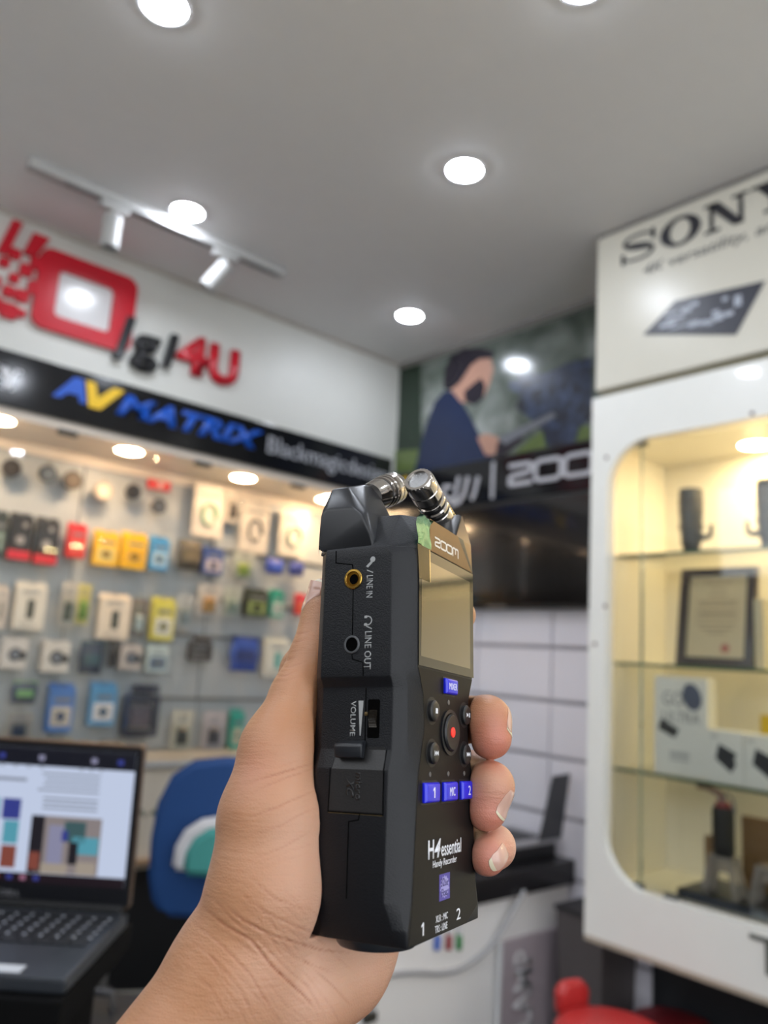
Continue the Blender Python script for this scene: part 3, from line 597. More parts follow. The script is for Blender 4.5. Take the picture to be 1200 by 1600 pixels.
cab = empty('display_cabinet', (XC, 1.0, .735)); OD = Vector((-XC, -1.0, -.735))
cabm = mat('cabinet_white', (236, 236, 230), .25, var=.02, coat=.3); inner = mat('cabinet_inner', (236, 230, 214), .4, var=.02)
def cabpart(name, mt, fn, smooth=None):
    b = bmesh.new(); fn(b); bmesh.ops.translate(b, vec=OD, verts=b.verts); return fin(name, b, mt, cab, smooth=smooth)
CY1, CY0, CZ0, CZ1 = 1.48, YR + .03, .735, 2.405
def facepanel(b):
    pl = plX(XC + .03)
    def hole(yl, yr, n=10):
        r = .15; o = []
        for cx, cz, a in ((-yr - r, 2.238 - r, 0), (-yl + r, 2.238 - r, 90), (-yl + r, .892 + r, 180), (-yr - r, .892 + r, 270)):
            for k in range(n + 1):
                t_ = math.radians(a + 90 * k / n); o.append((cx + r * math.cos(t_), cz + r * math.sin(t_)))
        return o
    # two windows: one in the photo, one farther right
    for (ya, yb, yl, yr) in ((CY1, .45, 1.42, .50), (.45, CY0, .40, CY0 + .05)):
        h = hole(yl, yr); n = len(h)
        # outer boundary matched point by point to the hole
        cx, cz = (-yl - yr) / 2, (2.238 + .892) / 2; ox0, ox1 = -ya, -yb; o = []
        for (x, z) in h:
            dx, dz = x - cx, z - cz; sc = 1e9
            if dx > 1e-9: sc = min(sc, (ox1 - cx) / dx)
            if dx < -1e-9: sc = min(sc, (ox0 - cx) / dx)
            if dz > 1e-9: sc = min(sc, (CZ1 - cz) / dz)
            if dz < -1e-9: sc = min(sc, (CZ0 - cz) / dz)
            o.append((cx + dx * sc, cz + dz * sc))
        # put exact corners in
        for tx, tz in ((ox0, CZ0), (ox1, CZ0), (ox0, CZ1), (ox1, CZ1)):
            k = min(range(n), key=lambda i: (o[i][0] - tx) ** 2 + (o[i][1] - tz) ** 2); o[k] = (tx, tz)
        loopring(b, pl, o, h, 0, .03)
cabpart('face_frame', cabm, facepanel)
cabpart('carcass', cabm, lambda b: (addbox(b, (XC + .031, CY1 - .012, CZ0), (XB - .001, CY1, CZ1)), addbox(b, (XC + .031, CY0, CZ0), (XB - .001, CY1 - .013, CZ0 + .02)),
        addbox(b, (XC + .031, CY0, CZ1 - .02), (XB - .001, CY1 - .013, CZ1)), addbox(b, (XC + .031, CY0, CZ0), (XB - .001, CY0 + .012, CZ1))))
cabpart('lining', inner, lambda b: (addbox(b, (XC + .031, 1.425, .88), (XB - .002, 1.44, 2.255)), addbox(b, (XB - .025, CY0 + .05, .88), (XB - .002, 1.424, 2.255)),
        addbox(b, (XC + .031, CY0 + .05, .87), (XB - .002, 1.424, .892)), addbox(b, (XC + .031, CY0 + .05, 2.2385), (XB - .002, 1.424, 2.256)), addbox(b, (XC + .031, CY0 + .05, .893), (XB - .026, CY0 + .06, 2.238))))
for zc in (1.875, 1.535, 1.215):
    cabpart('glass_shelf', shelf_glass, lambda b: addbox(b, (XC + .065, CY0 + .07, zc - .005), (XB - .03, 1.42, zc + .005)))
    cabpart('shelf_edge', mat('glass_edge_green', (96, 124, 100), .2, trans=.3), lambda b: addbox(b, (XC + .062, CY0 + .07, zc - .005), (XC + .0645, 1.42, zc + .005)))
cabpart('sliding_pane', clear, lambda b: (addbox(b, (XC + .048, .86, .895), (XC + .053, 1.42, 2.236)), addbox(b, (XC + .038, .30, .895), (XC + .043, 1.315, 2.236))))
cabpart('pane_edge', mat('glass_edge_pale', (150, 168, 140), .2, trans=.3), lambda b: addbox(b, (XC + .036, 1.3155, .895), (XC + .045, 1.320, 2.236)))
for y0_, y1_, z0_, z1_ in ((1.30, 1.36, 2.222, 2.237), (1.31, 1.335, .893, .91), (1.20, 1.24, .893, .905)): cabpart('pane_clip', mat('clip_metal', (120, 122, 120), .3, .8), lambda b: addbox(b, (XC + .028, y0_, z0_), (XC + .05, y1_, z1_), .002))
for px, py in ((948, 715), (1175.5, 646), (946, 947), (929.5, 1006)):
    y_, z_ = PX(px, py, XC); cabpart('screw', mat('screw_brown', (110, 88, 84), .4, .3), lambda b: lathe(b, (XC, -y_, z_), (-1, 0, 0), [(0, .0065), (.003, .006), (.004, .003)], 16))
cabpart('base_lip', mat('beige_edge', (176, 164, 148), .4), lambda b: addbox(b, (XC - .002, CY0, CZ0 - .016), (XB - .001, CY1, CZ0 - .0005), .004))
tp = PX(1176, 1490, XC - .001)
cabpart('lettering', mat('letter_grey', (96, 98, 92), .3), lambda b: (text(b, plX(XC - .0005), 'T', -1.02 + .035, .79, -1.02 + .13, .875, 0, .004), None))
tag(cab, 'white display cabinet with a rounded window and warm lit glass shelves', 'cabinet')
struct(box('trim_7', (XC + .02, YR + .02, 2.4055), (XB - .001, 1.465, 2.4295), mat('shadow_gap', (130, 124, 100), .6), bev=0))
cabl = mat('cabinet_lamp', (255, 244, 220), emit=CABLIGHT, ecol=(255, 222, 166))
q = at(1186, 696, 'Z', 2.238)
for k, (xx, yy) in enumerate(((q[0] - .02, q[1]), (2.29, .70), (2.29, .15), (2.29, -.45), (2.29, -1.05))):  # lamps after the first are unseen, added to light the goods in front
    downlight(xx, yy, 2.238, .05, cabl, ['round warm lamp inside the display cabinet top', 'second warm cabinet lamp beyond the right of the photo', 'third warm cabinet lamp beyond the right of the photo', 'fourth warm cabinet lamp beyond the right of the photo', 'last warm cabinet lamp beyond the right of the photo'][k], 'cabinet_lamp', 'light', 'warm lamps in the display cabinet')
# dark recess under the cabinet
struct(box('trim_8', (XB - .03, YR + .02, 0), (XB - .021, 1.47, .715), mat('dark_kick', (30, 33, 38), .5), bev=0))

# ---- things in the cabinet
def lens_mount(px, label, flip):
    q = at(px, 848, 'X', 2.30); e = empty('camera_lens', (2.30, q[1], 1.8805)); s = -1 if flip else 1
    bk = mat('lens_black', (26, 25, 27), .35, bump=.2, bscale=300)
    b = bmesh.new(); lathe(b, (0, 0, 0), (0, 0, 1), [(0, .024), (.02, .026), (.03, .031), (.06, .031), (.062, .033), (.10, .033), (.102, .035), (.19, .036), (.2, .034), (.196, .03), (.18, .028)], 32); fin('barrel', b, bk, e, smooth=40)
    b = bmesh.new()
    for z in (.075, .125, .15): lathe(b, (0, 0, z), (0, 0, 1), [(0, .0345), (.002, .037), (.014, .037), (.016, .0345)], 32)
    fin('focus_ring', b, mat('lens_rubber', (40, 34, 32), .6, bump=.6, bscale=500), e, smooth=40)
    b = bmesh.new(); tube(b, [(0, -s * .025, .05), (0, -s * .05, .045), (0, -s * .062, .05), (0, -s * .066, .085)], [.012, .009, .008, .006], 8); fin('tripod_foot', b, bk, e, smooth=60)
    return tag(e, label, 'lens', 'lenses on the top cabinet shelf')
lens_mount(1080, 'black camera lens upright on the top shelf with its foot pointing right', False)
lens_mount(1204, 'black camera lens cut by the right edge of the photo on the top shelf', True)
# framed certificate
cf = empty('framed_certificate', (2.34, at(1118, 1038, 'X', 2.34)[1], 1.5405)); cf.rotation_euler = (0, math.radians(8), 0)
plc = Pl((0, 0, 0), (0, -1, 0), (0, 0, 1)); b = bmesh.new(); loopring(b, plc, [(-.118, 0), (.118, 0), (.118, .30), (-.118, .30)], [(-.092, .024), (.092, .024), (.092, .278), (-.092, .278)], 0, .02)
fin('frame', b, mat('dark_wood', (50, 36, 34), .3, coat=.4), cf)
b = bmesh.new(); poly(b, plc, [(-.095, .02), (.095, .02), (.095, .28), (-.095, .28)], .001, .008); fin('paper', b, mat('cream_paper', (228, 202, 160), .5, var=.03), cf)
b = bmesh.new()
for k, (z, w_) in enumerate(((.255, .09), (.235, .05), (.215, .06), (.195, .12), (.185, .12), (.165, .13), (.157, .11), (.145, .13), (.125, .12), (.11, .10), (.098, .06))): poly(b, plc, [(-w_ / 2, z), (w_ / 2, z), (w_ / 2, z + .004), (-w_ / 2, z + .004)], .009, .0004)
fin('printed_text', b, mat('brown_ink', (170, 138, 104), .5), cf)
b = bmesh.new(); poly(b, plc, ell(.03, .055, .014, .014), .009, .0005); fin('seal', b, mat('red_seal', (196, 110, 90), .5), cf)
b = bmesh.new(); poly(b, plc, [(-.095, .02), (.095, .02), (.095, .28), (-.095, .28)], .0135, .0015); fin('glazing', b, clear, cf)
tag(cf, 'dark framed certificate standing on the second cabinet shelf', 'picture frame')
bkx = at(1187, 1035, 'X', 2.32); bk = empty('white_book', (2.32, bkx[1], 1.5405)); b = bmesh.new(); addbox(b, (0, -.014, 0), (.15, .014, .20), .003); fin('cover', b, mat('book_white', (196, 186, 160), .4), bk)
b = bmesh.new(); addbox(b, (.004, -.01, .003), (.153, .01, .197)); fin('pages', b, mat('paper_edge', (206, 200, 184), .7), bk); tag(bk, 'white upright book spine right of the framed certificate', 'book')
# white carton with two printed gadgets
def carton(xw, y0, y1, z0, h, dep, label, nm, big):
    e = empty(nm, (xw, (y0 + y1) / 2, z0)); w_ = abs(y0 - y1); b = bmesh.new(); addbox(b, (0, -w_ / 2, 0), (dep, w_ / 2, h), .003)
    fin('carton', b, mat('carton_white', (238, 234, 226), .35, var=.02), e); pl = Pl((-.0002, 0, 0), (0, -1, 0), (0, 0, 1))
    if big:
        b = bmesh.new(); text(b, pl, 'GO', -w_ * .33, h * .70, w_ * .06, h * .84, 0, .0008, bold=.0); text(b, pl, 'ULTRA', -w_ * .33, h * .53, w_ * .36, h * .64, 0, .0008, bold=.0); fin('lettering', b, mat('print_mid_grey', (140, 138, 138), .4), e)
        b = bmesh.new(); poly(b, pl, [(-w_ * .42, h * .45), (-w_ * .36, h * .56), (-w_ * .02, h * .46), (-w_ * .1, h * .37)], .001, .001); fin('printed_picture', b, mat('gadget_black', (40, 40, 44), .3), e)
        b = bmesh.new(); poly(b, pl, ell(w_ * .22, h * .8, w_ * .17, h * .14, 20, .3), .001, .001); fin('printed_picture', b, mat('gadget_blue', (90, 96, 116), .3), e)
        b = bmesh.new(); [poly(b, pl, [(-w_ * .2, z), (w_ * .16, z), (w_ * .16, z + h * .012), (-w_ * .2, z + h * .012)], 0, .0008) for z in (h * .15, h * .19, h * .22)]; fin('printed_text', b, stripe_m, e)
    else:
        b = bmesh.new(); poly(b, pl, [(-w_ * .28, h * .45), (-w_ * .18, h * .74), (w_ * .32, h * .58), (w_ * .25, h * .48), (w_ * .3, h * .38), (w_ * .16, h * .22)], 0, .001); fin('printed_picture', b, mat('gadget_charcoal', (54, 56, 62), .3), e)
        b = bmesh.new(); text(b, pl, 'GO', -w_ * .4, h * .84, -w_ * .22, h * .91, 0, .0008); fin('lettering', b, mat('print_mid_grey', (140, 138, 138), .4), e)
    return tag(e, label, 'box')
A = at(1022, 1195, 'X', 2.27)[1]; B = at(1107, 1200, 'X', 2.27)[1]
carton(2.27, A, B, 1.2205, .285, .05, 'tall white carton printed GO ULTRA on the third shelf', 'gadget_carton', True)
A = at(1107, 1220, 'X', 2.25)[1]; B = at(1163, 1225, 'X', 2.25)[1]; C_ = at(1224, 1225, 'X', 2.25)[1]
carton(2.248, A, B, 1.2205, .145, .06, 'small square white carton right beside the tall GO ULTRA carton', 'gadget_carton', False)
carton(2.248, B - .002, C_, 1.2205, .143, .06, 'small square white carton cut by the right edge of the photo', 'gadget_carton', False)
q = at(1203, 1085, 'X', 2.45); e = empty('price_tag', (2.45, q[1], 1.2205)); b = bmesh.new(); addbox(b, (0, -.03, .10), (.004, .03, .19), .001); fin('card', b, mat('tag_yellow', (214, 180, 30), .4), e)
b = bmesh.new(); addbox(b, (.001, -.004, 0), (.006, .004, .11), .001); addbox(b, (-.02, -.03, 0), (.03, .03, .004), .001); fin('stand', b, white_plastic, e); tag(e, 'yellow card standing behind the small white cartons', 'card')
# bottom shelf: dark platform with stand, microphone, brown boxes
Zb = .8925
e = empty('display_plinth', (2.235, 1.05, Zb)); pA = at(1054, 1393, 'X', 2.235)[1] - 1.05
b = bmesh.new(); addbox(b, (.012, -.5, 0), (.23, pA, .026), .003); fin('slab', b, mat('plinth_navy', (36, 42, 56), .35), e)
b = bmesh.new(); yy = -(at(1168, 1420, 'X', 2.23)[1]) + 1.05; serif_word(b, Pl((.0125, 0, 0), (0, -1, 0), (0, 0, 1)), 'SONY', yy, .002, yy + .15, .030, 0, .006); fin('lettering', b, mat('silver_letters', (190, 194, 200), .2, .8), e)
tag(e, 'dark navy plinth slab on the cabinet floor with silver SONY letters', 'plinth')
acry = glass_mat('clear_acrylic', (.86, .87, .88), rough=.1)
def clearstand(px, label):
    q = at(px, 1345, 'X', 2.30); e = empty('acrylic_stand', (2.30, q[1], Zb + .0265)); b = bmesh.new()
    for s in (-1, 1):
        for dx in (-.025, .025): hull(b, [(dx + a, s * .045 + c, 0) for a in (-.004, .004) for c in (-.008, .008)] + [(dx * .8 + a, s * .026 + c, .10) for a in (-.004, .004) for c in (-.008, .008)])
    addbox(b, (-.03, -.036, .092), (.03, .036, .102), .003); fin('stand', b, mat('acrylic_solid', (208, 200, 196), .12, trans=.6), e)
    b = bmesh.new(); addbox(b, (-.012, -.022, .06), (.012, .022, .085), .004); fin('cross_bar', b, mat('acrylic_solid', (208, 200, 196), .12, trans=.6), e)
    return tag(e, label, 'stand', 'clear stands on the cabinet floor')
clearstand(1131, 'clear acrylic stand carrying the black microphone on the dark plinth')
clearstand(1206, 'clear acrylic stand cut by the right edge of the photo')
q = at(1131, 1340, 'X', 2.30); e = empty('shotgun_microphone', (2.30, q[1], Zb + .129)); b = bmesh.new()
lathe(b, (0, 0, 0), (0, 0, 1), [(0, .026), (.01, .030), (.12, .030), (.13, .026)], 24); fin('body', b, mat('mic_black', (24, 26, 28), .7, bump=.8, bscale=400), e, smooth=40)
b = bmesh.new(); lathe(b, (0, 0, .13), (0, 0, 1), [(0, .022), (.012, .02)], 20); fin('red_ring', b, mat('mic_red', (150, 44, 46), .4), e)
b = bmesh.new(); tube(b, [(0, 0, .14), (0, .01, .165), (0, .045, .175), (0, .075, .175)], [.012, .01, .008, .008], 10); fin('plug', b, mat('pink_metal', (150, 120, 116), .3, .7), e, smooth=60)
b = bmesh.new(); tube(b, [(0, 0, .14), (0, -.01, .17), (0, -.028, .155), (0, -.034, .12)], .004, 8); fin('cable', b, steel, e, smooth=60)
tag(e, 'black microphone body with a red ring on the clear acrylic stand', 'microphone')
for px, w_, h_, xx, lb in ((1182, .085, .20, 2.42, 'tall brown cardboard box behind the black microphone'), (1108, .03, .12, 2.44, 'narrow brown box peeking out left of the black microphone')):
    q = at(px, 1340, 'X', xx); e = empty('brown_box', (xx, q[1], Zb + .0265)); b = bmesh.new(); addbox(b, (0, -w_ / 2, 0), (.02, w_ / 2, h_), .002); fin('carton', b, mat('kraft_brown', (126, 96, 62), .6, var=.1), e)
    b = bmesh.new(); addbox(b, (-.001, -w_ * .02, 0), (0, w_ * .02, h_ * .45)); fin('flap_line', b, mat('kraft_dark', (84, 62, 44), .6), e); tag(e, lb, 'box')

# ------------------------------------------------------------------ counter by the back wall
ct = empty('sales_counter', (2.1, 2.1, 0)); Yc = 1.8
b = bmesh.new(); addbox(b, (1.56 - 2.1, Yc - 2.1, 0), (2.555 - 2.1, 2.35 - 2.1, .757), .004); fin('front_panel', b, mat('counter_white', (244, 242, 240), .35, var=.03, vscale=4), ct)
b = bmesh.new(); addbox(b, (1.53 - 2.1, Yc - .025 - 2.1, .758), (2.556 - 2.1, 2.37 - 2.1, .838), .006); fin('worktop', b, mat('counter_black', (34, 33, 35), .25), ct)
tag(ct, 'white fronted shop counter with a thick black top below the slat wall', 'counter')
def onc(name, cat, label, px, py, dx, dy, h, mt, zb=.8385, bev=.004, Y=1.95):
    q = at(px, py, 'Z', zb); e = empty(name, (q[0], q[1], zb)); b = bmesh.new(); addbox(b, (-dx / 2, -dy / 2, 0), (dx / 2, dy / 2, h), bev); fin('body', b, mt, e); return tag(e, label, cat), e
o, e = onc('black_tray', 'tray', 'flat black tray on the counter beside the small silver laptop', 850, 1325, .42, .24, .045, mat('tray_black', (20, 20, 22), .35))
e.location = (2.33, 1.97, .8385); b = bmesh.new(); addbox(b, (-.18, -.09, .045), (.18, .09, .052), .002); fin('rim_insert', b, black_pl, e)
# small laptop on the tray, seen from the side
l2 = empty('silver_laptop', (2.42, 1.93, .892), math.radians(0)); b = bmesh.new(); addbox(b, (-.16, -.11, 0), (.11, .12, .014), .004); fin('base', b, mat('laptop_silver', (170, 170, 174), .3, .5), l2)
b = bmesh.new(); hull(b, [(-.02, -.112, .015), (.11, -.112, .015), (-.02, -.104, .015), (.11, -.104, .015), (.03, -.13, .235), (.13, -.13, .24), (.03, -.122, .235), (.13, -.122, .24)], .002); fin('lid', b, mat('laptop_dark_lid', (74, 76, 80), .35, .4), l2)
b = bmesh.new(); addbox(b, (-.13, -.07, .0142), (.05, .09, .0155), .001); fin('keyboard', b, black_pl, l2)
tag(l2, 'open laptop with a dark grey lid on the counter beside the display cabinet', 'laptop')
# cord
e = empty('power_cord', (0, 0, 0)); cpts = [(820, 1392, 1.76), (803, 1420, 1.768), (785, 1452, 1.775), (762, 1483, 1.785), (725, 1511, 1.79), (690, 1520, 1.79), (650, 1519, 1.79), (612, 1523, 1.79), (594, 1535, 1.79), (586, 1560, 1.79), (580, 1580, 1.79)]
b = bmesh.new(); tube(b, smoothpts([at(x, y, 'Y', Y_) for x, y, Y_ in cpts], 5), .0075, 10); fin('cable', b, mat('cord_grey', (176, 176, 178), .45), e, smooth=80)
q = at(577, 1588, 'Y', 1.79); b = bmesh.new(); addbox(b, q - [.022, .012, .014], q + [.022, .008, .012], .005); fin('plug', b, mat('plug_dark', (60, 58, 52), .4), e)
tag(e, 'light grey power cord drooping across the white counter front', 'cord')
for px, c, lb in ((683, (30, 90, 190), 'blue cap marker clipped to the counter front'), (701, (150, 24, 40), 'dark red cap marker clipped to the counter front'), (717, (30, 130, 60), 'green cap marker clipped to the counter front')):
    q = at(px, 1470, 'Y', 1.79); e = empty('marker_pen', (q[0], 1.788, q[2] - .025)); b = bmesh.new(); lathe(b, (0, 0, .0), (0, 0, 1), [(0, .006), (.002, .009), (.04, .009), (.044, .006)], 16); fin('cap', b, col(c, .35), e, smooth=40)
    b = bmesh.new(); lathe(b, (0, 0, .044), (0, 0, 1), [(0, .008), (.05, .008)], 16); fin('barrel', b, white_plastic, e); tag(e, lb, 'pen', 'marker pens on the counter front')
# leaflet board
e = empty('leaflet_board', (0, 0, 0)); pq = [at(785, 1472, 'Y', 1.775), at(886, 1440, 'Y', 1.775)]; X0, X1 = pq[0][0], pq[1][0] + .0; e.location = (X0, 1.775, 0)
b = bmesh.new(); addbox(b, (0, 0, .02), (X1 - X0, .012, .628), .002); fin('board', b, mat('leaflet_mauve', (176, 164, 170), .35, var=.1, vscale=5), e)
b = bmesh.new(); addbox(b, (-.012, -.004, .02), (.0, .014, .632), .002); fin('edge_strip', b, white_plastic, e)
b = bmesh.new(); text(b, Pl((0, -.001, 0), (0, 0, 1), (-1, 0, 0)), 'CLAMP', .28, -.16, .59, -.06, 0, .001, bold=.02); fin('lettering', b, mat('leaflet_white', (206, 204, 206), .4), e)
tag(e, 'mauve leaflet board with pale sideways letters leaning on the counter', 'board')
# dark block put in for the shade between counter and cabinet
e = empty('grey_bin', (2.46, 1.62, 0)); b = bmesh.new(); hull(b, [(sx * .085, sy * .07, 0) for sx in (-1, 1) for sy in (-1, 1)] + [(sx * .105, sy * .09, .72) for sx in (-1, 1) for sy in (-1, 1)], .004); fin('body', b, mat('bin_grey', (86, 80, 80), .5), e)
b = bmesh.new(); addbox(b, (-.11, -.095, .72), (.11, .095, .735), .004); fin('lid', b, mat('bin_lid', (40, 38, 40), .5), e); tag(e, 'tall dark grey bin in the gap between counter and display cabinet', 'bin')

# ------------------------------------------------------------------ red stools
def stool(cx, cy, z, r, mt, label, back=None):
    e = empty('red_stool', (cx, cy, 0)); b = bmesh.new()
    lathe(b, (0, 0, z - .05), (0, 0, 1), [(0, r * .9), (.01, r * .98), (.035, r), (.046, r * .93), (.05, r * .8), (.051, .01)], 40); fin('seat', b, mt, e, smooth=50)
    b = bmesh.new(); lathe(b, (0, 0, .03), (0, 0, 1), [(0, .022), (z - .08, .022)], 16); fin('column', b, chrome, e, smooth=40)
    b = bmesh.new(); lathe(b, (0, 0, 0), (0, 0, 1), [(0, r * .9), (.012, r * .9), (.03, .03)], 32); fin('base', b, chrome, e, smooth=30)
    if back:
        b = bmesh.new(); dx, dy = back; L = math.hypot(dx, dy); ux, uy = -dy / L, dx / L
        hull(b, [(dx * f + ux * s, dy * f + uy * s, zz_) for f in (.86, 1.08) for s, zz_ in ((-.05, z - .03), (.05, z - .03), (-.055, z + .03), (.055, z + .03), (-.03, z + .055), (.03, z + .055))], .015, 3); fin('backrest', b, mt, e, smooth=60)
    return tag(e, label, 'stool', 'red stools under the display cabinet')
stool(1.95, 1.235, .62, .145, mat('red_vinyl', (178, 44, 44), .35), 'bright red round stool with a low backrest at the bottom edge of the photo', (.045, .16))
stool(2.41, 1.32, .5, .125, mat('dark_red_vinyl', (120, 24, 34), .45), 'dark red round stool in the shade under the display cabinet')  # same red vinyl, darkened in colour for the shade under the cabinet

# ------------------------------------------------------------------ blue chair behind the laptop
ch = empty('office_chair', (1.305, 2.08, 0)); bl = mat('blue_fabric', (24, 66, 122), .6, bump=.3, bscale=300)
cr = Vector(RC[0]); cr.z = 0; cr.normalize(); cf_ = Vector((cr.y * -1, cr.x, 0))   # along the chair back, and away from the viewer
def chp(s, d, z): return Vector((0, 0, z)) + cr * s + cf_ * d
b = bmesh.new(); W2, n = .235, 12; ring_f = []
outl = [(-.18, .74), (-.215, .78), (-.232, .85), (-.235, .95), (-.225, 1.05), (-.19, 1.13), (-.13, 1.175), (-.04, 1.19), (.05, 1.19), (.14, 1.175), (.20, 1.13), (.235, 1.05), (.245, .95), (.24, .85), (.225, .78), (.19, .74)]
A = [b.verts.new(chp(s, -.025 + .06 * (1.19 - z), z)) for s, z in outl]; B = [b.verts.new(chp(s, .03 + .06 * (1.19 - z), z)) for s, z in outl]
b.faces.new(A); b.faces.new(B[::-1])
for k in range(len(outl)): b.faces.new((A[k], A[(k + 1) % len(outl)], B[(k + 1) % len(outl)], B[k]))
bmesh.ops.recalc_face_normals(b, faces=b.faces); bmesh.ops.bevel(b, geom=[e_ for e_ in b.edges if e_.is_manifold and e_.calc_face_angle(0) > .8], offset=.018, segments=3, affect='EDGES')
fin('backrest', b, bl, ch, smooth=50)
def padded(outl, d0, d1, mt, nm, bev=.012):
    b = bmesh.new(); A = [b.verts.new(chp(s, d0, z)) for s, z in outl]; B = [b.verts.new(chp(s, d1, z)) for s, z in outl]; b.faces.new(A); b.faces.new(B[::-1])
    for k in range(len(outl)): b.faces.new((A[k], A[(k + 1) % len(outl)], B[(k + 1) % len(outl)], B[k]))
    bmesh.ops.recalc_face_normals(b, faces=b.faces); bmesh.ops.bevel(b, geom=[e_ for e_ in b.edges if e_.calc_face_angle(0) > .8], offset=bev, segments=3, affect='EDGES'); return fin(nm, b, mt, ch, smooth=50)
dome = lambda cx, w_, z0, z1: [(cx - w_, z0), (cx - w_ * .97, z0 + (z1 - z0) * .4), (cx - w_ * .85, z0 + (z1 - z0) * .68), (cx - w_ * .62, z0 + (z1 - z0) * .87), (cx - w_ * .3, z1 - .008), (cx, z1), (cx + w_ * .5, z1), (cx + w_ * .9, z0 + (z1 - z0) * .7), (cx + w_, z0)]
padded(dome(.035, .185, .885, 1.045), -.075, -.04, mat('white_piping', (206, 204, 206), .5), 'cushion_border')
padded(dome(.045, .16, .88, 1.022), -.095, -.06, mat('teal_fabric', (66, 146, 140), .6, bump=.3), 'cushion', .014)
b = bmesh.new(); addbox(b, (-.22, -.02, .44), (.22, .44, .52), .02)
R0 = Matrix.Rotation(math.atan2(cr.y, cr.x), 4, 'Z'); bmesh.ops.transform(b, matrix=Matrix.Translation((0, 0, 0)) @ R0 @ Matrix.Translation((0, -.42, 0)), verts=b.verts); fin('seat', b, mat('black_fabric', (18, 18, 20), .8), ch)
b = bmesh.new(); lathe(b, (-cf_ * .2) + Vector((0, 0, .1)), (0, 0, 1), [(0, .025), (.35, .025)], 16); fin('column', b, black_pl, ch, smooth=40)
for k in range(5):
    a_ = 2 * math.pi * k / 5 + .3; c0 = -cf_ * .2; b = bmesh.new(); tube(b, [c0 + Vector((0, 0, .11)), c0 + Vector((math.cos(a_) * .26, math.sin(a_) * .26, .07))], [.022, .015], 8); fin('leg', b, black_pl, ch, smooth=50)
    b = bmesh.new(); lathe(b, c0 + Vector((math.cos(a_) * .26 - math.sin(a_) * .012, math.sin(a_) * .26 + math.cos(a_) * .012, .03)), (-math.sin(a_), math.cos(a_), 0), [(0, .029), (-.024, .029)], 14); fin('caster', b, black_pl, ch)
b = bmesh.new(); tube(b, [chp(-.30, -.1, .60), chp(-.285, -.1, .87)], .017, 10); fin('armrest_post', b, mat('grey_metal', (110, 110, 110), .4, .5), ch, smooth=50)
b = bmesh.new(); tube(b, [chp(-.30, -.1, .60), chp(-.2, -.1, .50)], .014, 8); fin('armrest_bracket', b, black_pl, ch, smooth=50)
tag(ch, 'blue backed office chair with a teal cushion behind the laptop', 'chair')

# ------------------------------------------------------------------ laptop on its high counter
HL = Vector((.577, 1.184, 1.105)); yaw = 2.431; LA = 1.64
u_ = Vector((math.cos(yaw), math.sin(yaw), 0)); n_ = Vector((-u_.y, u_.x, 0))         # u: along hinge to the left, n: towards the user
LM = Matrix(((-u_.x, -n_.x, 0, HL.x), (-u_.y, -n_.y, 0, HL.y), (0, 0, 1, HL.z), (0, 0, 0, 1)))  # local x = right, y = away, z up, origin at right hinge corner
lp = empty('laptop', mw=LM); LW, LD, LH = .36, .245, .238
lapdark = mat('laptop_charcoal', (48, 52, 58), .4, .3); keym = mat('key_black', (30, 31, 35), .45)
b = bmesh.new(); addbox(b, (-LW, -LD, -.018), (0, 0, 0), .004); fin('base', b, lapdark, lp)
b = bmesh.new(); addbox(b, (-LW + .01, -.004, -.004), (-.01, .010, .010), .004); fin('hinge', b, black_pl, lp)
lidup = Vector((0, -math.cos(math.pi - LA) * 0 + math.cos(LA) * 1.0 * -1, math.sin(LA))); lidup = Vector((0, math.cos(LA), math.sin(LA)))
lidn = Vector((0, -math.sin(LA), math.cos(LA)))                                     # out of the screen, to the user
lid = Pl((-LW, .004, .004), (1, 0, 0), tuple(lidup)); 
if lid.N.dot(np.array(lidn)) < 0: pass
b = bmesh.new(); poly(b, lid, rrect(0, 0, LW, LH, .008, 4), -.007, .007); fin('lid', b, mat('lid_gold_edge', (120, 100, 84), .35, .6), lp)
b = bmesh.new(); poly(b, lid, rrect(.003, .002, LW - .003, LH - .003, .006, 4), 0.0001, .001); fin('bezel', b, mat('bezel_black', (16, 17, 22), .3), lp)
sx0, sx1, sy0, sy1 = .012, LW - .012, .030, LH - .012
def em(name, rgb, s): return mat(name, (10, 10, 12), .35, emit=s * .82, ecol=rgb, var=0)
page = em('screen_page', (206, 218, 244), .88); tabbar = em('screen_tabs', (20, 24, 46), .35)
b = bmesh.new(); poly(b, lid, [(sx0, sy0), (sx1, sy0), (sx1, sy1), (sx0, sy1)], .0012, .0004, 0)
poly(b, lid, [(sx0, sy1 - .026), (sx1, sy1 - .026), (sx1, sy1), (sx0, sy1)], .0017, .0002, 1)
poly(b, lid, [(sx0, sy0), (sx1, sy0), (sx1, sy0 + .014), (sx0, sy0 + .014)], .0017, .0002, 2)
def SR(x0, y0, x1, y1, mi, h=.0021):
    if y0 < .19 and y0 >= .04: x0, x1 = x0 * .92 - .029, x1 * .92 - .029
    poly(b, lid, [(LW - x1, y0), (LW - x0, y0), (LW - x0, y1), (LW - x1, y1)], h, .0002, mi)   # x measured from the right edge
SR(.090, .045, .205, .128, 3); SR(.115, .092, .150, .122, 4, .0025); SR(.092, .075, .135, .100, 5, .0025); SR(.150, .06, .175, .115, 6, .0025); SR(.183, .045, .205, .128, 7, .0025); SR(.14, .045, .19, .06, 8, .0025); SR(.125, .06, .14, .092, 7, .0028); SR(.186, .05, .203, .075, 9, .0028); SR(.094, .046, .125, .064, 8, .0028); SR(.143, .093, .153, .108, 10, .003)
SR(.225, .12, .255, .15, 10); SR(.225, .085, .25, .118, 5); SR(.225, .05, .25, .082, 9); SR(.26, .12, .30, .15, 5); SR(.26, .085, .30, .118, 8); SR(.26, .05, .30, .082, 6)
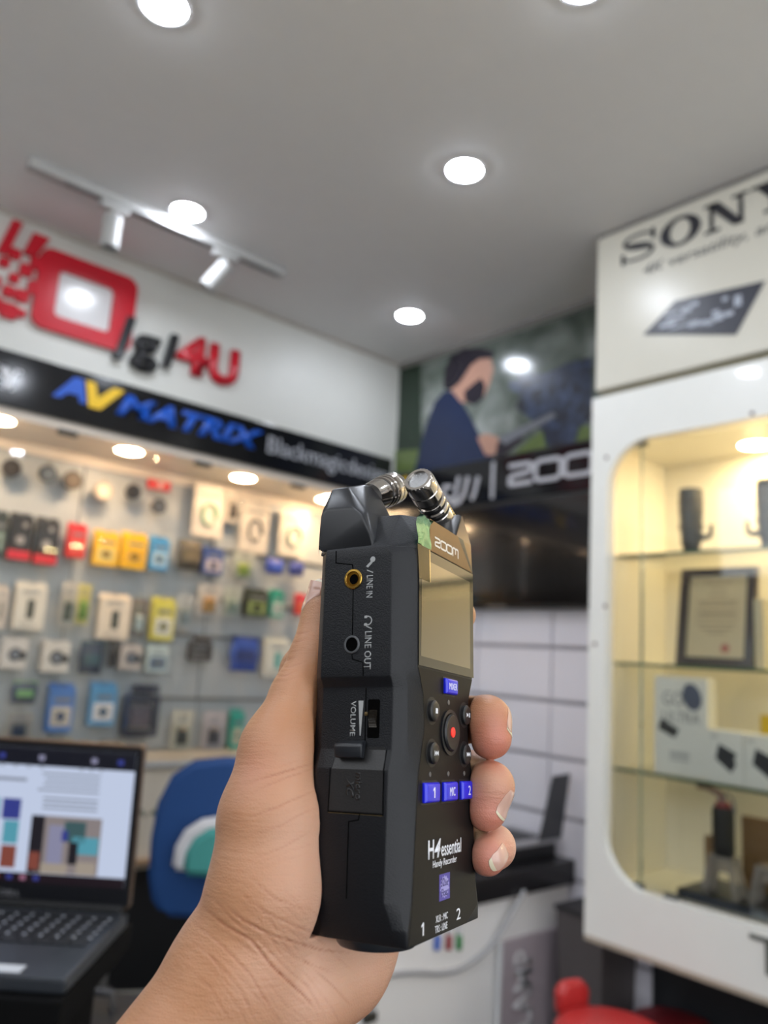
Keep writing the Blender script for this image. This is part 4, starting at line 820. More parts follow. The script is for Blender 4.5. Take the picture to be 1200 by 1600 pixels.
for y in (.188, .180, .172, .164, .152, .145, .138): SR(.10, y, .20 + .01 * math.sin(y * 900), y + .003, 11)
SR(.22, .176, .30, .181, 11)
for x in (.06, .075, .09, .15, .17, .19, .21): SR(x, .197, x + .006, .201, 11)
for k, x in enumerate((.14, .16, .18, .20, .22)): SR(x, sy0 + .004, x + .008, sy0 + .011, (10, 12, 10, 9, 12)[k])
for k, x in enumerate((.03, .07, .15, .21, .27)): SR(x, sy1 - .018, x + .009, sy1 - .010, (10, 6, 6, 10, 10)[k])
fin('screen', b, [page, tabbar, em('screen_taskbar', (44, 22, 36), .35), em('photo_grey', (150, 140, 140), .8), em('photo_dark_green', (70, 104, 108), .7), em('photo_aqua', (92, 170, 190), .8), em('photo_lilac', (150, 150, 180), .8), em('photo_black', (34, 30, 40), .6), em('photo_beige', (176, 164, 150), .8), em('photo_brick', (150, 80, 66), .7), em('photo_blue', (60, 70, 160), .7), em('text_grey', (150, 158, 176), .8), em('icon_pink', (180, 120, 150), .7)], lp)
b = bmesh.new(); text(b, lid, 'DELL', LW / 2 - .014, .010, LW / 2 + .014, .018, .0012, .0003); fin('lettering', b, mat('logo_grey', (120, 120, 124), .4), lp)
# keyboard: rows of keys
for r_ in range(6):
    nk = 15 if r_ < 5 else 9; y1 = -.028 - r_ * .0195; h_ = .0155 if r_ else .010; x = -LW + .016; wtot = LW - .032
    if r_ < 5: ws = [1] * 15; ws[0] = 1.1 + .25 * r_; ws[-1] = 1
    else: ws = [1, 1, 1, 1, 5.4, 1, 1, 1, 1, 1]
    sc = wtot / sum(ws)
    for w_ in ws:
        b = bmesh.new(); addbox(b, (x + .0012, y1 - h_, .0002), (x + w_ * sc - .0012, y1, .0022), 0); k = fin('key', b, keym, lp); x += w_ * sc
b = bmesh.new()
for r_ in range(5):
    for c_ in range(15):
        xx = -LW + .030 + c_ * .0222; yy = -.040 - r_ * .0195; addbox(b, (xx, yy, .0022), (xx + .004, yy + .005, .0025))
fin('key_legends', b, mat('legend_grey', (170, 175, 185), .5), lp)
b = bmesh.new(); addbox(b, (-LW * .5 - .06, -LD + .01, .0002), (-LW * .5 + .05, -.165, .001), .0004); fin('touchpad', b, mat('pad_grey', (52, 56, 62), .3), lp)
b = bmesh.new(); addbox(b, (-.10, -LD + .008, .0002), (-.06, -LD + .03, .0008)); fin('sticker', b, mat('sticker_white', (190, 194, 200), .4), lp)
tag(lp, 'open charcoal laptop showing a web page with photos, at the left edge', 'laptop')
# the high black counter below it
lc = empty('high_black_desk', mw=LM @ Matrix.Translation((-.4, -.25, -.019 - 1.085))); bk2 = mat('desk_black', (9, 9, 10), .8, spec=.1)
b = bmesh.new(); addbox(b, (-.6, -.01, 1.05), (.402, .27, 1.0848), .003); fin('top', b, bk2, lc)
b = bmesh.new(); addbox(b, (-.58, .01, 0), (.37, .23, 1.05), .003); fin('body', b, bk2, lc)
tag(lc, 'high black desk under the laptop', 'desk')
q = at(128, 1575, 'Z', .80); e = empty('black_equipment_case', (q[0], q[1], .0)); e.rotation_euler = (0, 0, yaw + math.pi); b = bmesh.new(); addbox(b, (-.12, -.09, 0), (.12, .09, .80), .012); fin('body', b, mat('case_black', (26, 27, 32), .4), e)
b = bmesh.new(); tube(b, [(-.06, 0, .80), (-.055, 0, .83), (.055, 0, .83), (.06, 0, .80)], .008, 8); fin('handle', b, mat('case_handle', (50, 50, 54), .35), e, smooth=60); tag(e, 'black equipment case standing beside the high desk at the bottom edge', 'case')
e = empty('grey_side_table', (1.16, 2.13 + .12, 0)); e.rotation_euler = (0, 0, -.1)
q = at(165, 1560, 'Z', .45); e.location = (q[0], q[1], 0); e.rotation_euler = (0, 0, math.radians(-28))
b = bmesh.new(); addbox(b, (-.28, -.055, .43), (.28, .055, .45), .003); fin('top', b, mat('table_grey', (120, 118, 110), .5), e)
for sx in (-.24, .24): b = bmesh.new(); addbox(b, (sx - .015, -.04, 0), (sx + .015, .04, .43), .002); fin('leg', b, black_pl, e)
tag(e, 'narrow grey side bench on the floor between the desk and the chair', 'bench')

# ------------------------------------------------------------------ recorder space (metres): x right, y up, z out of its front
ED = np.array([[0.46757009, 0.02532885, 0.88359304], [0.26673498, -0.95703796, -0.11371369], [0.84275184, 0.28885429, -0.45423842]])
TD = np.array([-7.72309249, 74.16944862, 343.36801349])
WD = np.eye(4); WD[:3, :3] = RC.T @ ED; WD[:3, 3] = CAM + RC.T @ TD * .001
DM = Matrix(WD.tolist())
def un(px, py, ax, v):      # pixel -> point of the plane (axis ax = v) in recorder space, mm
    o = ED.T @ (-TD); dd = ED.T @ np.array([(px - 600) / FPX, (py - 800) / FPX, 1.0]); t_ = (v - o[ax]) / dd[ax]; return o + dd * t_
def cm(px, py, d): return ED.T @ (np.array([(px - 600) / FPX * d, (py - 800) / FPX * d, d]) - TD)
#RECORDER#
rec = empty('audio_recorder', mw=DM)
def recmat(name, rgb, rough, bs, bst, metal=0.0, spec=.5, coat=0.0):
    return mat(name, rgb, rough, metal, var=.08, vscale=400, bump=bst, bscale=bs, spec=spec, coat=coat)
shell = recmat('textured_shell', (16, 18, 22), .42, 2000, 1.0, spec=.32)
smooth_sh = recmat('smooth_shell', (24, 27, 32), .34, 3000, .1)
facem = recmat('front_plate', (24, 22, 22), .38, 4000, .08, spec=.12)
def rpart(name, mt, fn, smooth=None, par=None):
    b = bmesh.new(); fn(b); bmesh.ops.scale(b, vec=(.001, .001, .001), verts=b.verts); return fin(name, b, mt, par or rec, smooth=smooth)
plF = lambda z: Pl((0, 0, z), (1, 0, 0), (0, 1, 0))              # front
plS = lambda x: Pl((x, 0, 0), (0, 0, 1), (0, 1, 0))              # left side: drawing x = depth, y = up, normal -x
# y, half width, back z of side, front z of side, facet (x, z), front half width, back half width
rows = [(-93, 33.0, 4.5, 33.2, 33.0, 36.4, 33.0, 30.5), (-87.5, 34.4, 3, 32.6, 33.6, 36.6, 33.0, 31.5), (-78.8, 36.8, .5, 30.3, 33.6, 34.2, 30.4, 32.4), (-36, 36.8, 0, 30.8, 31.8, 34.4, 26.6, 32.4),
        (-34.6, 36.8, 0, 30.9, 31.6, 34.5, 26.3, 32.4), (-27.6, 34.4, 0, 31.0, 29.8, 35.0, 23.4, 31.4), (-19.5, 34.4, 0, 31.0, 29.9, 35.0, 21.8, 31.4), (-6.7, 34.4, 0, 31, 30.4, 35.0, 22.8, 31.4), (-4.6, 34.5, 0, 31, 30.6, 35, 23.6, 31.5),
        (-.9, 36.8, 0, 31, 31.5, 35, 25.5, 32.4), (3.7, 36.8, 0, 31, 32.3, 34.6, 27.9, 32.4), (46.3, 36.8, -.3, 30.3, 33.2, 34.0, 29.2, 32.2), (50.1, 36.8, 0, 28.4, 33.2, 34.2, 29.4, 32.2)]
def body(b):
    R_ = []
    for y, W, zb0, zs, px_, pz, wf, wb in rows:
        pts = [(-wb, -4.6), (-W, zb0), (-W, zs), (-px_, pz), (-wf, 38), (wf, 38), (px_, pz), (W, zs), (W, zb0), (wb, -4.6), (wb - 4, -7), (-wb + 4, -7)]
        R_.append([b.verts.new((x, y, z)) for x, z in pts])
    for A, B in zip(R_, R_[1:]):
        n = len(A)
        for k in range(n): b.faces.new((A[k], A[(k + 1) % n], B[(k + 1) % n], B[k]))
    b.faces.new(R_[0]); b.faces.new(R_[-1])
    bmesh.ops.recalc_face_normals(b, faces=b.faces)
    bmesh.ops.bevel(b, geom=[e for e in b.edges if e.calc_face_angle(0) > .3], offset=.45, segments=2, affect='EDGES', profile=.5)
rpart('body', shell, body, smooth=28)
def top(b):
    hull(b, [(s * x, y, z) for s in (-1, 1) for x, y, z in ((36.7, 50.0, 28), (36.7, 50.0, 0), (29.4, 52.8, 37.95), (32, 50, -6), (28, 58.6, 29), (18.4, 65, 37.95), (25.5, 66, 28), (26, 66.5, 10), (26, 66, -6), (36.7, 46.2, 30.3), (36.7, 49, 0), (29.3, 49.6, 37.95))], .4)
rpart('top_shoulder', shell, top, smooth=28)
arm = recmat('microphone_arm', (20, 22, 26), .32, 3500, .12)
rpart('microphone_guard', arm, lambda b: hull(b, [(-36.2, 52.5, -3.5), (-36.2, 66.6, -4.6), (-36.2, 68.6, -1.2), (-36.2, 68.0, 11.6), (-36.2, 64.0, 16.2), (-36.2, 56.6, 20.4), (-36, 50, 21.5), (-36, 50, -5),
    (-34.2, 71.2, -2), (-33.8, 70.9, 11.4), (-33.6, 67, 16.6), (-31.4, 79.2, -2.5), (-31.0, 79.4, 5.5), (-21, 83, -3), (-21, 83.2, 7.6), tuple(un(480 + 470 / 4.615, 720 + 182 / 4.615, 2, 7.5)), tuple(un(480 + 505 / 4.615, 720 + 225 / 4.615, 2, 9.5)), tuple(un(480 + 560 / 4.615, 720 + 330 / 4.615, 2, 13)), tuple(un(480 + 603 / 4.615, 720 + 428 / 4.615, 2, 17)), (-13.8, 67.6, 18.4), (-12, 64, 19), (-10, 62, 0), (-10, 68, -3), (-31, 51, 22.5)], .9, 3), smooth=40)
gold_reflect = recmat('bronze_plate', (108, 86, 58), .36, 4000, .06, metal=.75)  # dark plate with the warm cabinet reflection put into its colour
rpart('microphone_guard', arm, lambda b: hull(b, [(11.2, 64.8, 36.9), (29.8, 65, 36.2), (28.6, 51.5, 37.2), (30.4, 80.9, 32), (24, 79, 29), (36.6, 77, 18), (36.8, 66, 5), (36.8, 51, 5), (36.6, 51, 28), (34, 79, 16), (13, 64, 14), (22, 78, 14)], .5, 2), smooth=30)
def tri(b, pts, h=.25):      # thin plate over three or four points
    P = [Vector(p) for p in pts]; n = (P[1] - P[0]).cross(P[2] - P[0]).normalized(); n = n if n.z > 0 else -n
    A = [b.verts.new(p) for p in P]; B = [b.verts.new(p + n * h) for p in P]
    b.faces.new(B); b.faces.new(A[::-1]); m_ = len(P)
    for k in range(m_): b.faces.new((A[k], A[(k + 1) % m_], B[(k + 1) % m_], B[k]))
rpart('guard_facet', gold_reflect, lambda b: hull(b, [(11.6, 64.6, 37.2), (30.2, 65.2, 36.9), (28.9, 51.4, 38.0), (30.3, 80.6, 32.5), (27.0, 70, 34), (28.9, 52, 36), (28, 62, 35)], .15), smooth=20)
# capsules
caph = mat('capsule_chrome', (206, 200, 194), .12, 1.0, var=.03); capb = mat('capsule_mesh', (36, 36, 38), .5, .6, bump=.9, bscale=2600)
def capsule(base, tip, r, lab):
    base, tip = Vector(base), Vector(tip); d = (tip - base); L = d.length; d.normalize(); e = empty('microphone_capsule'); e.parent = rec; e['label'] = lab
    prof = [(0, r * .80), (L * .1, r * .82), (L * .16, r * .86), (L * .36, r * .92), (L * .37, r * .86), (L * .42, r * .86), (L * .43, r * .96), (L * .475, r * .98), (L * .49, r * .87), (L * .545, r * .87), (L * .555, r * .98), (L * .60, r), (L * .61, r * .88), (L * .665, r * .88), (L * .675, r), (L * .79, r), (L * .80, r * .96), (L * .815, r * .96), (L * .825, r), (L * .93, r), (L * .97, r * .97), (L, r * .88), (L * 1.0, r * .70), (L * .965, r * .66)]
    rpart('casing', caph, lambda b: lathe(b, base, d, prof, 48), 35, e)
    rpart('sound_slot', capb, lambda b: [lathe(b, base, d, [(L * a, r * .855), (L * a, r * .89), (L * c, r * .89), (L * c, r * .855)], 48) for a, c in ((.372, .418), (.492, .543), (.612, .663))], None, e)
    rpart('end_grille', mat('grille_silver', (150, 150, 150), .28, .9, bump=1.0, bscale=1800), lambda b: lathe(b, base + d * (L * .965), d, [(0, r * .68), (.5, r * .67), (.8, r * .4), (.9, .01)], 40), 30, e)
    a, u, v = frame(d)
    rpart('rim_beads', caph, lambda b: [lathe(b, base + d * (L * .985) + (u * math.cos(t) + v * math.sin(t)) * r * .86, d, [(-.3, .2), (-.1, .55), (.3, .5), (.5, .1)], 8) for t in [2 * math.pi * k / 22 for k in range(22)]], 60, e)
    # gold dots down the outer side: highlights put into shape and colour
    rpart('beaded_ridge', mat('gold_bead', (190, 168, 120), .2, 1.0), lambda b: [lathe(b, base + d * (L * (.12 + .05 * k)) + side * (r * .93), side, [(-.4, .9), (.1, .9), (.45, .5), (.55, .05)], 8) for k in range(17)], 60, e) if (side := (Vector(E_side) - d * Vector(E_side).dot(d)).normalized()) else None
    return e
E_side = (.9, .15, .55)
capsule((30.5, 74.5, 24.6), (-3.6, 88.9, 25.2), 7.0, 'chrome ringed capsule leaning to the left, in front')
E_side = (.3, -.5, -.9)
capsule((-13, 80.0, 6.2), (9.6, 91.4, 6.8), 7.6, 'chrome ringed capsule rising out of the left guard')
# front plates
rpart('front_plate', facem, lambda b: poly(b, plF(37.9), [(-27.3, 3.2), (-22.6, -6.7), (-21.4, -19.6), (-26.0, -35), (-30.2, -82.5), (-32.6, -92.2), (19.5, -92.8), (31.6, -87.6), (30.0, -80), (26.0, -35), (21.6, -19.6), (22.6, -6.7), (27.6, 3.2)], 0, .18))
rpart('name_plate', gold_reflect, lambda b: poly(b, plF(37.9), [(-18.4, 51.5), (27.6, 51.4), (11.2, 64.6), (-18.4, 64.9)], 0, .4))
rpart('name_lettering', mat('print_silver', (200, 200, 196), .4), lambda b: zoom_logo(b, plF(38.3), -13.6, 54.4, 11.6, 58.6, 0, .05))
rpart('display_glass', mat('display_glass', (12, 12, 12), .035, spec=.5, coat=.2), lambda b: poly(b, plF(37.9), [(-28.6, 50.9), (28.6, 50.9), (28.6, 4.0), (-27.6, 4.0)], 0, .5))
rpart('display', mat('display_panel', (92, 84, 66), .05, .8, var=.02, coat=1.0), lambda b: poly(b, plF(38.4), [(-26.0, 46.5), (24.6, 46.5), (24.6, 7.6), (-26.0, 7.6)], 0, .06))
film = glass_mat('green_film', (.04, .30, .24), (.5, .8, .65), .12, 1.6)
def filmf(b):
    g = []
    for i in range(7):
        x = -31.2 + 12.6 * i / 6; g.append([b.verts.new((x, y, 38.6 + .55 * math.sin(i * 1.1 + y * .5) + (1.2 if y > 62 else 0))) for y in (51.6, 54, 57, 60, 62, 63.6 - .0)])
    for A, B in zip(g, g[1:]):
        for k in range(5): b.faces.new((A[k], A[k + 1], B[k + 1], B[k]))
    r = bmesh.ops.solidify(b, geom=list(b.faces), thickness=.12)
rpart('protective_film_tab', film, filmf, 60)
rpart('protective_film', glass_mat('clear_film', (.93, .90, .82), (1, .95, .8), .06, 1.5), lambda b: poly(b, plF(38.5), [(-30.7, 51.5), (-18.6, 51.5), (-17.7, 38.1), (-28.6, 37.8)], 0, .1))
# buttons
bluem = mat('blue_button', (18, 28, 205), .3, var=.03, coat=.3); wpr = mat('print_white', (225, 228, 235), .45)
def button(cx, cy, w_, h_, lettering, lab, tall=2.0, tw=.62, th_=.5):
    e = rpart('button', bluem, lambda b: hull(b, [(cx + sx * w_ * k, cy + sy * h_ * k2, 38.1 + z) for sx in (-.5, .5) for sy in (-.5, .5) for k, k2, z in ((1, 1, 0), (1, 1, tall * .6), (.86, .82, tall))], .25, 2), 40); e['label'] = lab
    p_ = rpart('button_surround', black_pl, lambda b: loopring(b, plF(38.05), rrect(cx - w_ * .56, cy - h_ * .60, cx + w_ * .56, cy + h_ * .60, 1, 3), rrect(cx - w_ * .49, cy - h_ * .49, cx + w_ * .49, cy + h_ * .49, .7, 3), 0, .12))
    rpart('lettering', wpr, lambda b: one(b, plF(38.1 + tall), cx - .8, cy - 1.9, cx + .9, cy + 1.9, 0, .05) if lettering == '1' else text(b, plF(38.1 + tall), lettering, cx - w_ * tw / 2, cy - h_ * th_ / 2, cx + w_ * tw / 2, cy + h_ * th_ / 2, 0, .05, bold=.0), None, e)
button(1.9, -1.9, 11.5, 6.2, 'MIXER', 'blue button marked MIXER', tw=.7, th_=.42)
button(-16.4, -42.5, 13.0, 7.2, '1', 'blue button marked 1', tw=.1, th_=.5)
button(1.3, -42.6, 12.8, 7.2, 'MIC', 'blue button marked MIC', tw=.42, th_=.46)
button(19.0, -42.6, 12.8, 7.2, '2', 'blue button marked 2, partly behind a finger', tw=.2, th_=.5)
knobm = recmat('key_rubber', (26, 26, 27), .4, 3000, .1)
def knob(cx, cy, r, sym, lab):
    e = rpart('transport_key', knobm, lambda b: lathe(b, (cx, cy, 38.0), (0, 0, 1), [(0, r), (1.3, r), (1.8, r * .86), (2.0, r * .6), (2.0, .01)], 32), 40); e['label'] = lab
    rpart('key_well', black_pl, lambda b: loopring(b, plF(38.05), ell(cx - .3, cy, r * 1.35, r * 1.3, 28), ell(cx, cy, r, r, 28), 0, .1))
    rpart('symbol', wpr, lambda b: sym(b, plF(40.0), cx, cy), None, e)
T_ = lambda b, p_, cx, cy, s, f=1: poly(b, p_, [(cx - s * f, cy - s), (cx + s * f, cy), (cx - s * f, cy + s)][::f], 0, .06)
knob(-14.4, -12.4, 4.1, lambda b, p_, x, y: poly(b, p_, [(x - .9, y - 1), (x + 1.1, y - 1), (x + 1.1, y + 1), (x - .9, y + 1)], 0, .06), 'round stop key')
knob(18.4, -12.4, 4.1, lambda b, p_, x, y: (T_(b, p_, x - 1, y, .9), poly(b, p_, [(x + .4, y - .9), (x + .8, y - .9), (x + .8, y + .9), (x + .4, y + .9)], 0, .06), poly(b, p_, [(x + 1.3, y - .9), (x + 1.7, y - .9), (x + 1.7, y + .9), (x + 1.3, y + .9)], 0, .06)), 'round play and pause key')
knob(-14.2, -28.2, 4.1, lambda b, p_, x, y: (poly(b, p_, [(x - 1.8, y - .9), (x - 1.4, y - .9), (x - 1.4, y + .9), (x - 1.8, y + .9)], 0, .06), poly(b, p_, [(x + .1, y - .9), (x + .1, y + .9), (x - 1.3, y)], 0, .06), poly(b, p_, [(x + 1.7, y - .9), (x + 1.7, y + .9), (x + .3, y)], 0, .06)), 'round rewind key')
knob(18.4, -28.4, 4.1, lambda b, p_, x, y: (T_(b, p_, x - 1, y, .9), T_(b, p_, x + .6, y, .9), poly(b, p_, [(x + 1.5, y - .9), (x + 1.9, y - .9), (x + 1.9, y + .9), (x + 1.5, y + .9)], 0, .06)), 'round forward key')
rk = rpart('record_key', knobm, lambda b: lathe(b, (2.6, -20.0, 38.0), (0, 0, 1), [(0, 7.2), (1.2, 7.2), (1.9, 6.7), (2.0, 6.2), (1.6, 3.0), (1.5, .01)], 48), 35)
rpart('red_dot', mat('red_dot', (235, 50, 44), .35, emit=.3), lambda b: lathe(b, (2.6, -20.0, 39.4), (0, 0, 1), [(0, 2.1), (.5, 2.0), (.7, 1.2), (.75, .01)], 28), 40, rk)
rpart('record_ring', smooth_sh, lambda b: loopring(b, plF(38.05), ell(2.6, -20, 9.0, 9.0, 48), ell(2.6, -20, 7.6, 7.6, 48), 0, .7))
for cx in (-16.0, 1.4, 18.0): rpart('indicator_lamp', mat('lamp_grey', (90, 88, 86), .4), lambda b: lathe(b, (cx, -36, 38.0), (0, 0, 1), [(0, 1.0), (.25, .9), (.3, .01)], 16), 40)
rpart('indicator_lamp', mat('lamp_grey', (90, 88, 86), .4), lambda b: lathe(b, (1.6, -8.2, 38.0), (0, 0, 1), [(0, 1.1), (.25, 1.0), (.3, .01)], 16), 40)
PF = 38.08
rpart('lettering', wpr, lambda b: (text(b, plF(PF), 'H', -17.0, -66.0, -11.8, -59.4, 0, .04, bold=.02), text(b, plF(PF), '4', -11.3, -66.0, -5.6, -59.4, 0, .04, bold=.03, shear=.25)))
rpart('lettering', wpr, lambda b: text(b, plF(PF), 'essential', -5.0, -66.0, 14.6, -60.6, 0, .04, bold=.012))
rpart('lettering', wpr, lambda b: text(b, plF(PF), 'Handy Recorder', -12.7, -70.0, 10.0, -66.8, 0, .04))
def badge(b):
    poly(b, plF(PF), [(-6.9, -81.4), (3.0, -81.4), (3.0, -72.2), (-6.9, -72.2)], 0, .08)
rpart('float_badge', mat('badge_violet', (76, 66, 150), .45), badge)
def burst(b):
    P = []
    for k in range(28):
        r = 1.0 if k % 2 else .82; a = 2 * math.pi * k / 28; P.append((-1.95 + 4.3 * r * math.cos(a), -76.8 + 4.1 * r * math.sin(a)))
    poly(b, plF(PF + .08), P, 0, .03)
rpart('badge_burst', mat('badge_lilac', (150, 146, 200), .45), burst)
rpart('badge_lettering', mat('badge_ink', (50, 44, 110), .45), lambda b: (text(b, plF(PF + .11), '32', -5.6, -76.6, -1.9, -73.6, 0, .03, bold=.02), text(b, plF(PF + .11), 'bit', -1.5, -76.6, 1.2, -74.4, 0, .03, bold=.02), text(b, plF(PF + .11), 'Float', -5.0, -80.0, 1.0, -77.4, 0, .03, bold=.02)))
rpart('lettering', wpr, lambda b: one(b, plF(PF), -22.2, -90.6, -20.2, -86.4, 0, .04))
rpart('lettering', wpr, lambda b: text(b, plF(PF), '2', 9.8, -90.2, 13.8, -86.2, 0, .04))
rpart('lettering', wpr, lambda b: (text(b, plF(PF), 'XLR : MIC', -9.8, -88.2, 1.2, -85.9, 0, .04), ))
rpart('lettering', wpr, lambda b: (text(b, plF(PF), 'TRS : LINE', -10.4, -91.6, .8, -89.2, 0, .04), ))
# left side: jacks, lettering, wheel, cover
goldm = mat('gold_ring', (196, 158, 78), .22, 1.0); greyr = mat('grey_ring', (74, 76, 78), .4); hole = mat('socket_dark', (2, 2, 2), .9, spec=.05)
def jack(cy, cz, r, ri, mt, lab, inner_m):
    e = rpart('jack_socket', mt, lambda b: lathe(b, (-36.7, cy, cz), (-1, 0, 0), [(0, r), (.5, r), (.75, r * .94), (.8, ri * 1.05), (.6, ri), (-.0, ri * .98)], 40), 35); e['label'] = lab
    rpart('socket_barrel', inner_m, lambda b: loopring(b, plS(-36.9), ell(cz, cy, ri * 1.02, ri * 1.02, 32), ell(cz + .35, cy - .1, ri * .66, ri * .70, 32), 0, .12), None, e)
    rpart('socket_hole', hole, lambda b: poly(b, plS(-36.76), ell(cz, cy, ri, ri, 32), 0, .16), None, e)
jack(37.6, 13.3, 4.1, 3.0, goldm, 'gold ringed socket', mat('gold_barrel', (120, 84, 26), .3, 1.0))
jack(11.5, 13.8, 3.5, 2.7, greyr, 'grey ringed socket', hole)
seam = mat('seam_black', (2, 2, 2), .95, spec=.03)
def seamline(pts): rpart('seam', seam, lambda b: ribbon(b, plS(-36.8), pts, .34, 0, .12))
seamline([(4.6, 50), (4.8, 44.9), (12.6, 43.6), (12.9, 41.8)]); seamline([(13.4, 33.4), (13.8, 15.0)]); seamline([(13.9, 7.9), (14.1, 5.9), (18.9, 4.5), (19.3, -.6)])
rpart('seam', seam, lambda b: ribbon(b, plS(-34.45), [(19.4, -5.0), (19.6, -24.4)], .34, 0, .16))
seamline([(19.6, -50.2), (19.2, -52.2), (15.1, -53.0), (15.3, -78.6)])
# lettering on the side runs down the recorder: letters turned a quarter
plT = lambda x, z, y: Pl((x, y, z), (0, -1, 0), (0, 0, 1))
def sidetext(s, y0, y1, z0, z1, x=-36.82, **k): rpart('lettering', mat('side_print', (150, 152, 152), .5), lambda b: text(b, Pl((x, 0, 0), (0, -1, 0), (0, 0, 1)), s, -y0, z0, -y1, z1, 0, .04, **k))
sidetext('LINE IN', 38.6, 29.6, 19.4, 22.2, bold=.01); sidetext('/', 41.0, 39.4, 19.4, 22.2); sidetext('/', 18.7, 17.1, 19.8, 22.4); sidetext('LINE OUT', 16.4, 1.8, 19.4, 22.4, bold=.01)
sidetext('VOLUME', -9.8, -22.8, 12.9, 15.2, x=-34.5, bold=.01)
sp_ = mat('side_print', (150, 152, 152), .5)
rpart('volume_wedge', sp_, lambda b: poly(b, plS(-34.45), [(16.2, -9.7), (18.4, -9.7), (17.6, -22.6), (17.2, -22.6)], 0, .04))
def micicon(b): poly(b, plS(-36.8), ell(21.9, 45.0, 1.15, 1.15, 16), 0, .04); poly(b, plS(-36.8), [(21.2, 44.4), (20.6, 43.9), (18.9, 42.4), (19.8, 41.8), (21.4, 43.2), (21.9, 43.7)], 0, .04)
rpart('microphone_icon', sp_, micicon)
def phicon(b):
    ribbon(b, plS(-36.8), [(20.3 + 1.9 * math.cos(t) , 20.6 + 1.7 * math.sin(t)) for t in np.linspace(-1.75, 1.75, 12)], .45, 0, .04)
    for s in (-1, 1): poly(b, plS(-36.8), rrect(18.9, 20.6 + s * 1.5 - .5, 20.2, 20.6 + s * 1.5 + .5, .2, 2), 0, .04)
rpart('headphone_icon', sp_, phicon)
rpart('wheel_well', hole, lambda b: poly(b, plS(-34.42), rrect(20.4, -23.4, 25.6, -9.2, .6, 3), 0, .05))
def wheel(b):
    R_, n = 7.6, 56; c = (-30.0, -16.3)
    for zz_ in (21.2, 24.6): pass
    A, B = [], []
    for k in range(n * 2):
        a = 2 * math.pi * k / (n * 2); r = R_ if k % 2 else R_ - .42
        A.append(b.verts.new((c[0] - r * math.cos(a) * .72, c[1] + r * math.sin(a) * .86, 21.2))); B.append(b.verts.new((c[0] - r * math.cos(a) * .72, c[1] + r * math.sin(a) * .86, 24.4)))
    b.faces.new(A); b.faces.new(B[::-1])
    for k in range(n * 2): b.faces.new((A[k], A[(k + 1) % (n * 2)], B[(k + 1) % (n * 2)], B[k]))
rpart('volume_wheel', mat('wheel_black', (44, 40, 34), .25, .5), wheel)
rpart('wheel_marker', mat('marker_brass', (110, 92, 60), .35, .7), lambda b: lathe(b, (-34.4, -14.6, 19.8), (-1, 0, 0), [(0, .8), (.5, .7), (.6, .1)], 14))
# card cover with clip
cover = recmat('card_cover', (28, 28, 29), .42, 1500, .4)
def cov(b):
    P = [(7.0, -36), (8.2, -28.0), (8.6, -26.4), (27.9, -26.6), (28.8, -28), (28.9, -34.8), (28.9, -49.4), (6.4, -49.4)]
    xf = lambda y: -37.15 if y < -34.7 else (-34.75 if y > -27.6 else -37.15 + 2.4 * (y + 34.7) / 7.1)
    strips = []
    ys = [-49.4, -34.7, -31, -27.6, -26.5]
    zl = {-49.4: 6.5, -34.7: 7.1, -31: 7.6, -27.6: 8.3, -26.5: 9.0}; zr = {-49.4: 28.9, -34.7: 28.9, -31: 28.9, -27.6: 28.7, -26.5: 27.8}
    o = [(b.verts.new((xf(y), y, zl[y])), b.verts.new((xf(y), y, zr[y])), b.verts.new((xf(y) + .5, y, zr[y])), b.verts.new((xf(y) + .5, y, zl[y]))) for y in ys]
    for A, B in zip(o, o[1:]):
        for k in range(4): b.faces.new((A[k], A[(k + 1) % 4], B[(k + 1) % 4], B[k]))
    b.faces.new(o[0]); b.faces.new(o[-1])
cv = rpart('card_cover', cover, cov)
rpart('cover_gap', seam, lambda b: (ribbon(b, plS(-36.8), [(6.2, -34.6), (6.1, -50), (29.2, -50), (29.2, -34.6)], .35, 0, .05), ))
def gapslope(b):
    for za, zb_ in ((6.7, 8.0), (28.9, 28.7)):
        A = [b.verts.new((-36.85, -34.7, za)), b.verts.new((-36.85, -34.7, za + .35)), b.verts.new((-34.45, -27.4, zb_ + .35)), b.verts.new((-34.45, -27.4, zb_))]; b.faces.new(A)
    bmesh.ops.solidify(b, geom=list(b.faces), thickness=.05)
rpart('cover_gap', seam, gapslope)
rpart('cover_hinge_line', mat('edge_glint', (120, 104, 70), .3, .8), lambda b: ribbon(b, plS(-36.82), [(6.2, -50.3), (29.0, -50.3)], .2, 0, .05))  # thin bright strip: the glint of the cover edge as colour
rpart('clip', smooth_sh, lambda b: hull(b, [(-38.6, -25.6, 8.9), (-38.6, -25.4, 20.6), (-39.2, -26.6, 8.8), (-39.2, -26.4, 20.8), (-39.0, -30.6, 9.2), (-39.0, -30.4, 20.6), (-35, -24.4, 9.4), (-35, -24.2, 20.4), (-36, -31, 9.4), (-36, -31, 20.4)], .35, 2), 40, cv)
rpart('embossed_lettering', mat('emboss_black', (16, 16, 17), .35), lambda b: (text(b, Pl((-37.15, 0, 0), (0, -1, 0), (0, 0, 1)), 'micro', 35.8, 17.6, 45.4, 20.4, 0, .22, bold=.02), text(b, Pl((-37.15, 0, 0), (0, -1, 0), (0, 0, 1)), 'XC', 38.0, 13.8, 44.6, 17.0, 0, .22, bold=.02, shear=.3)), None, cv)
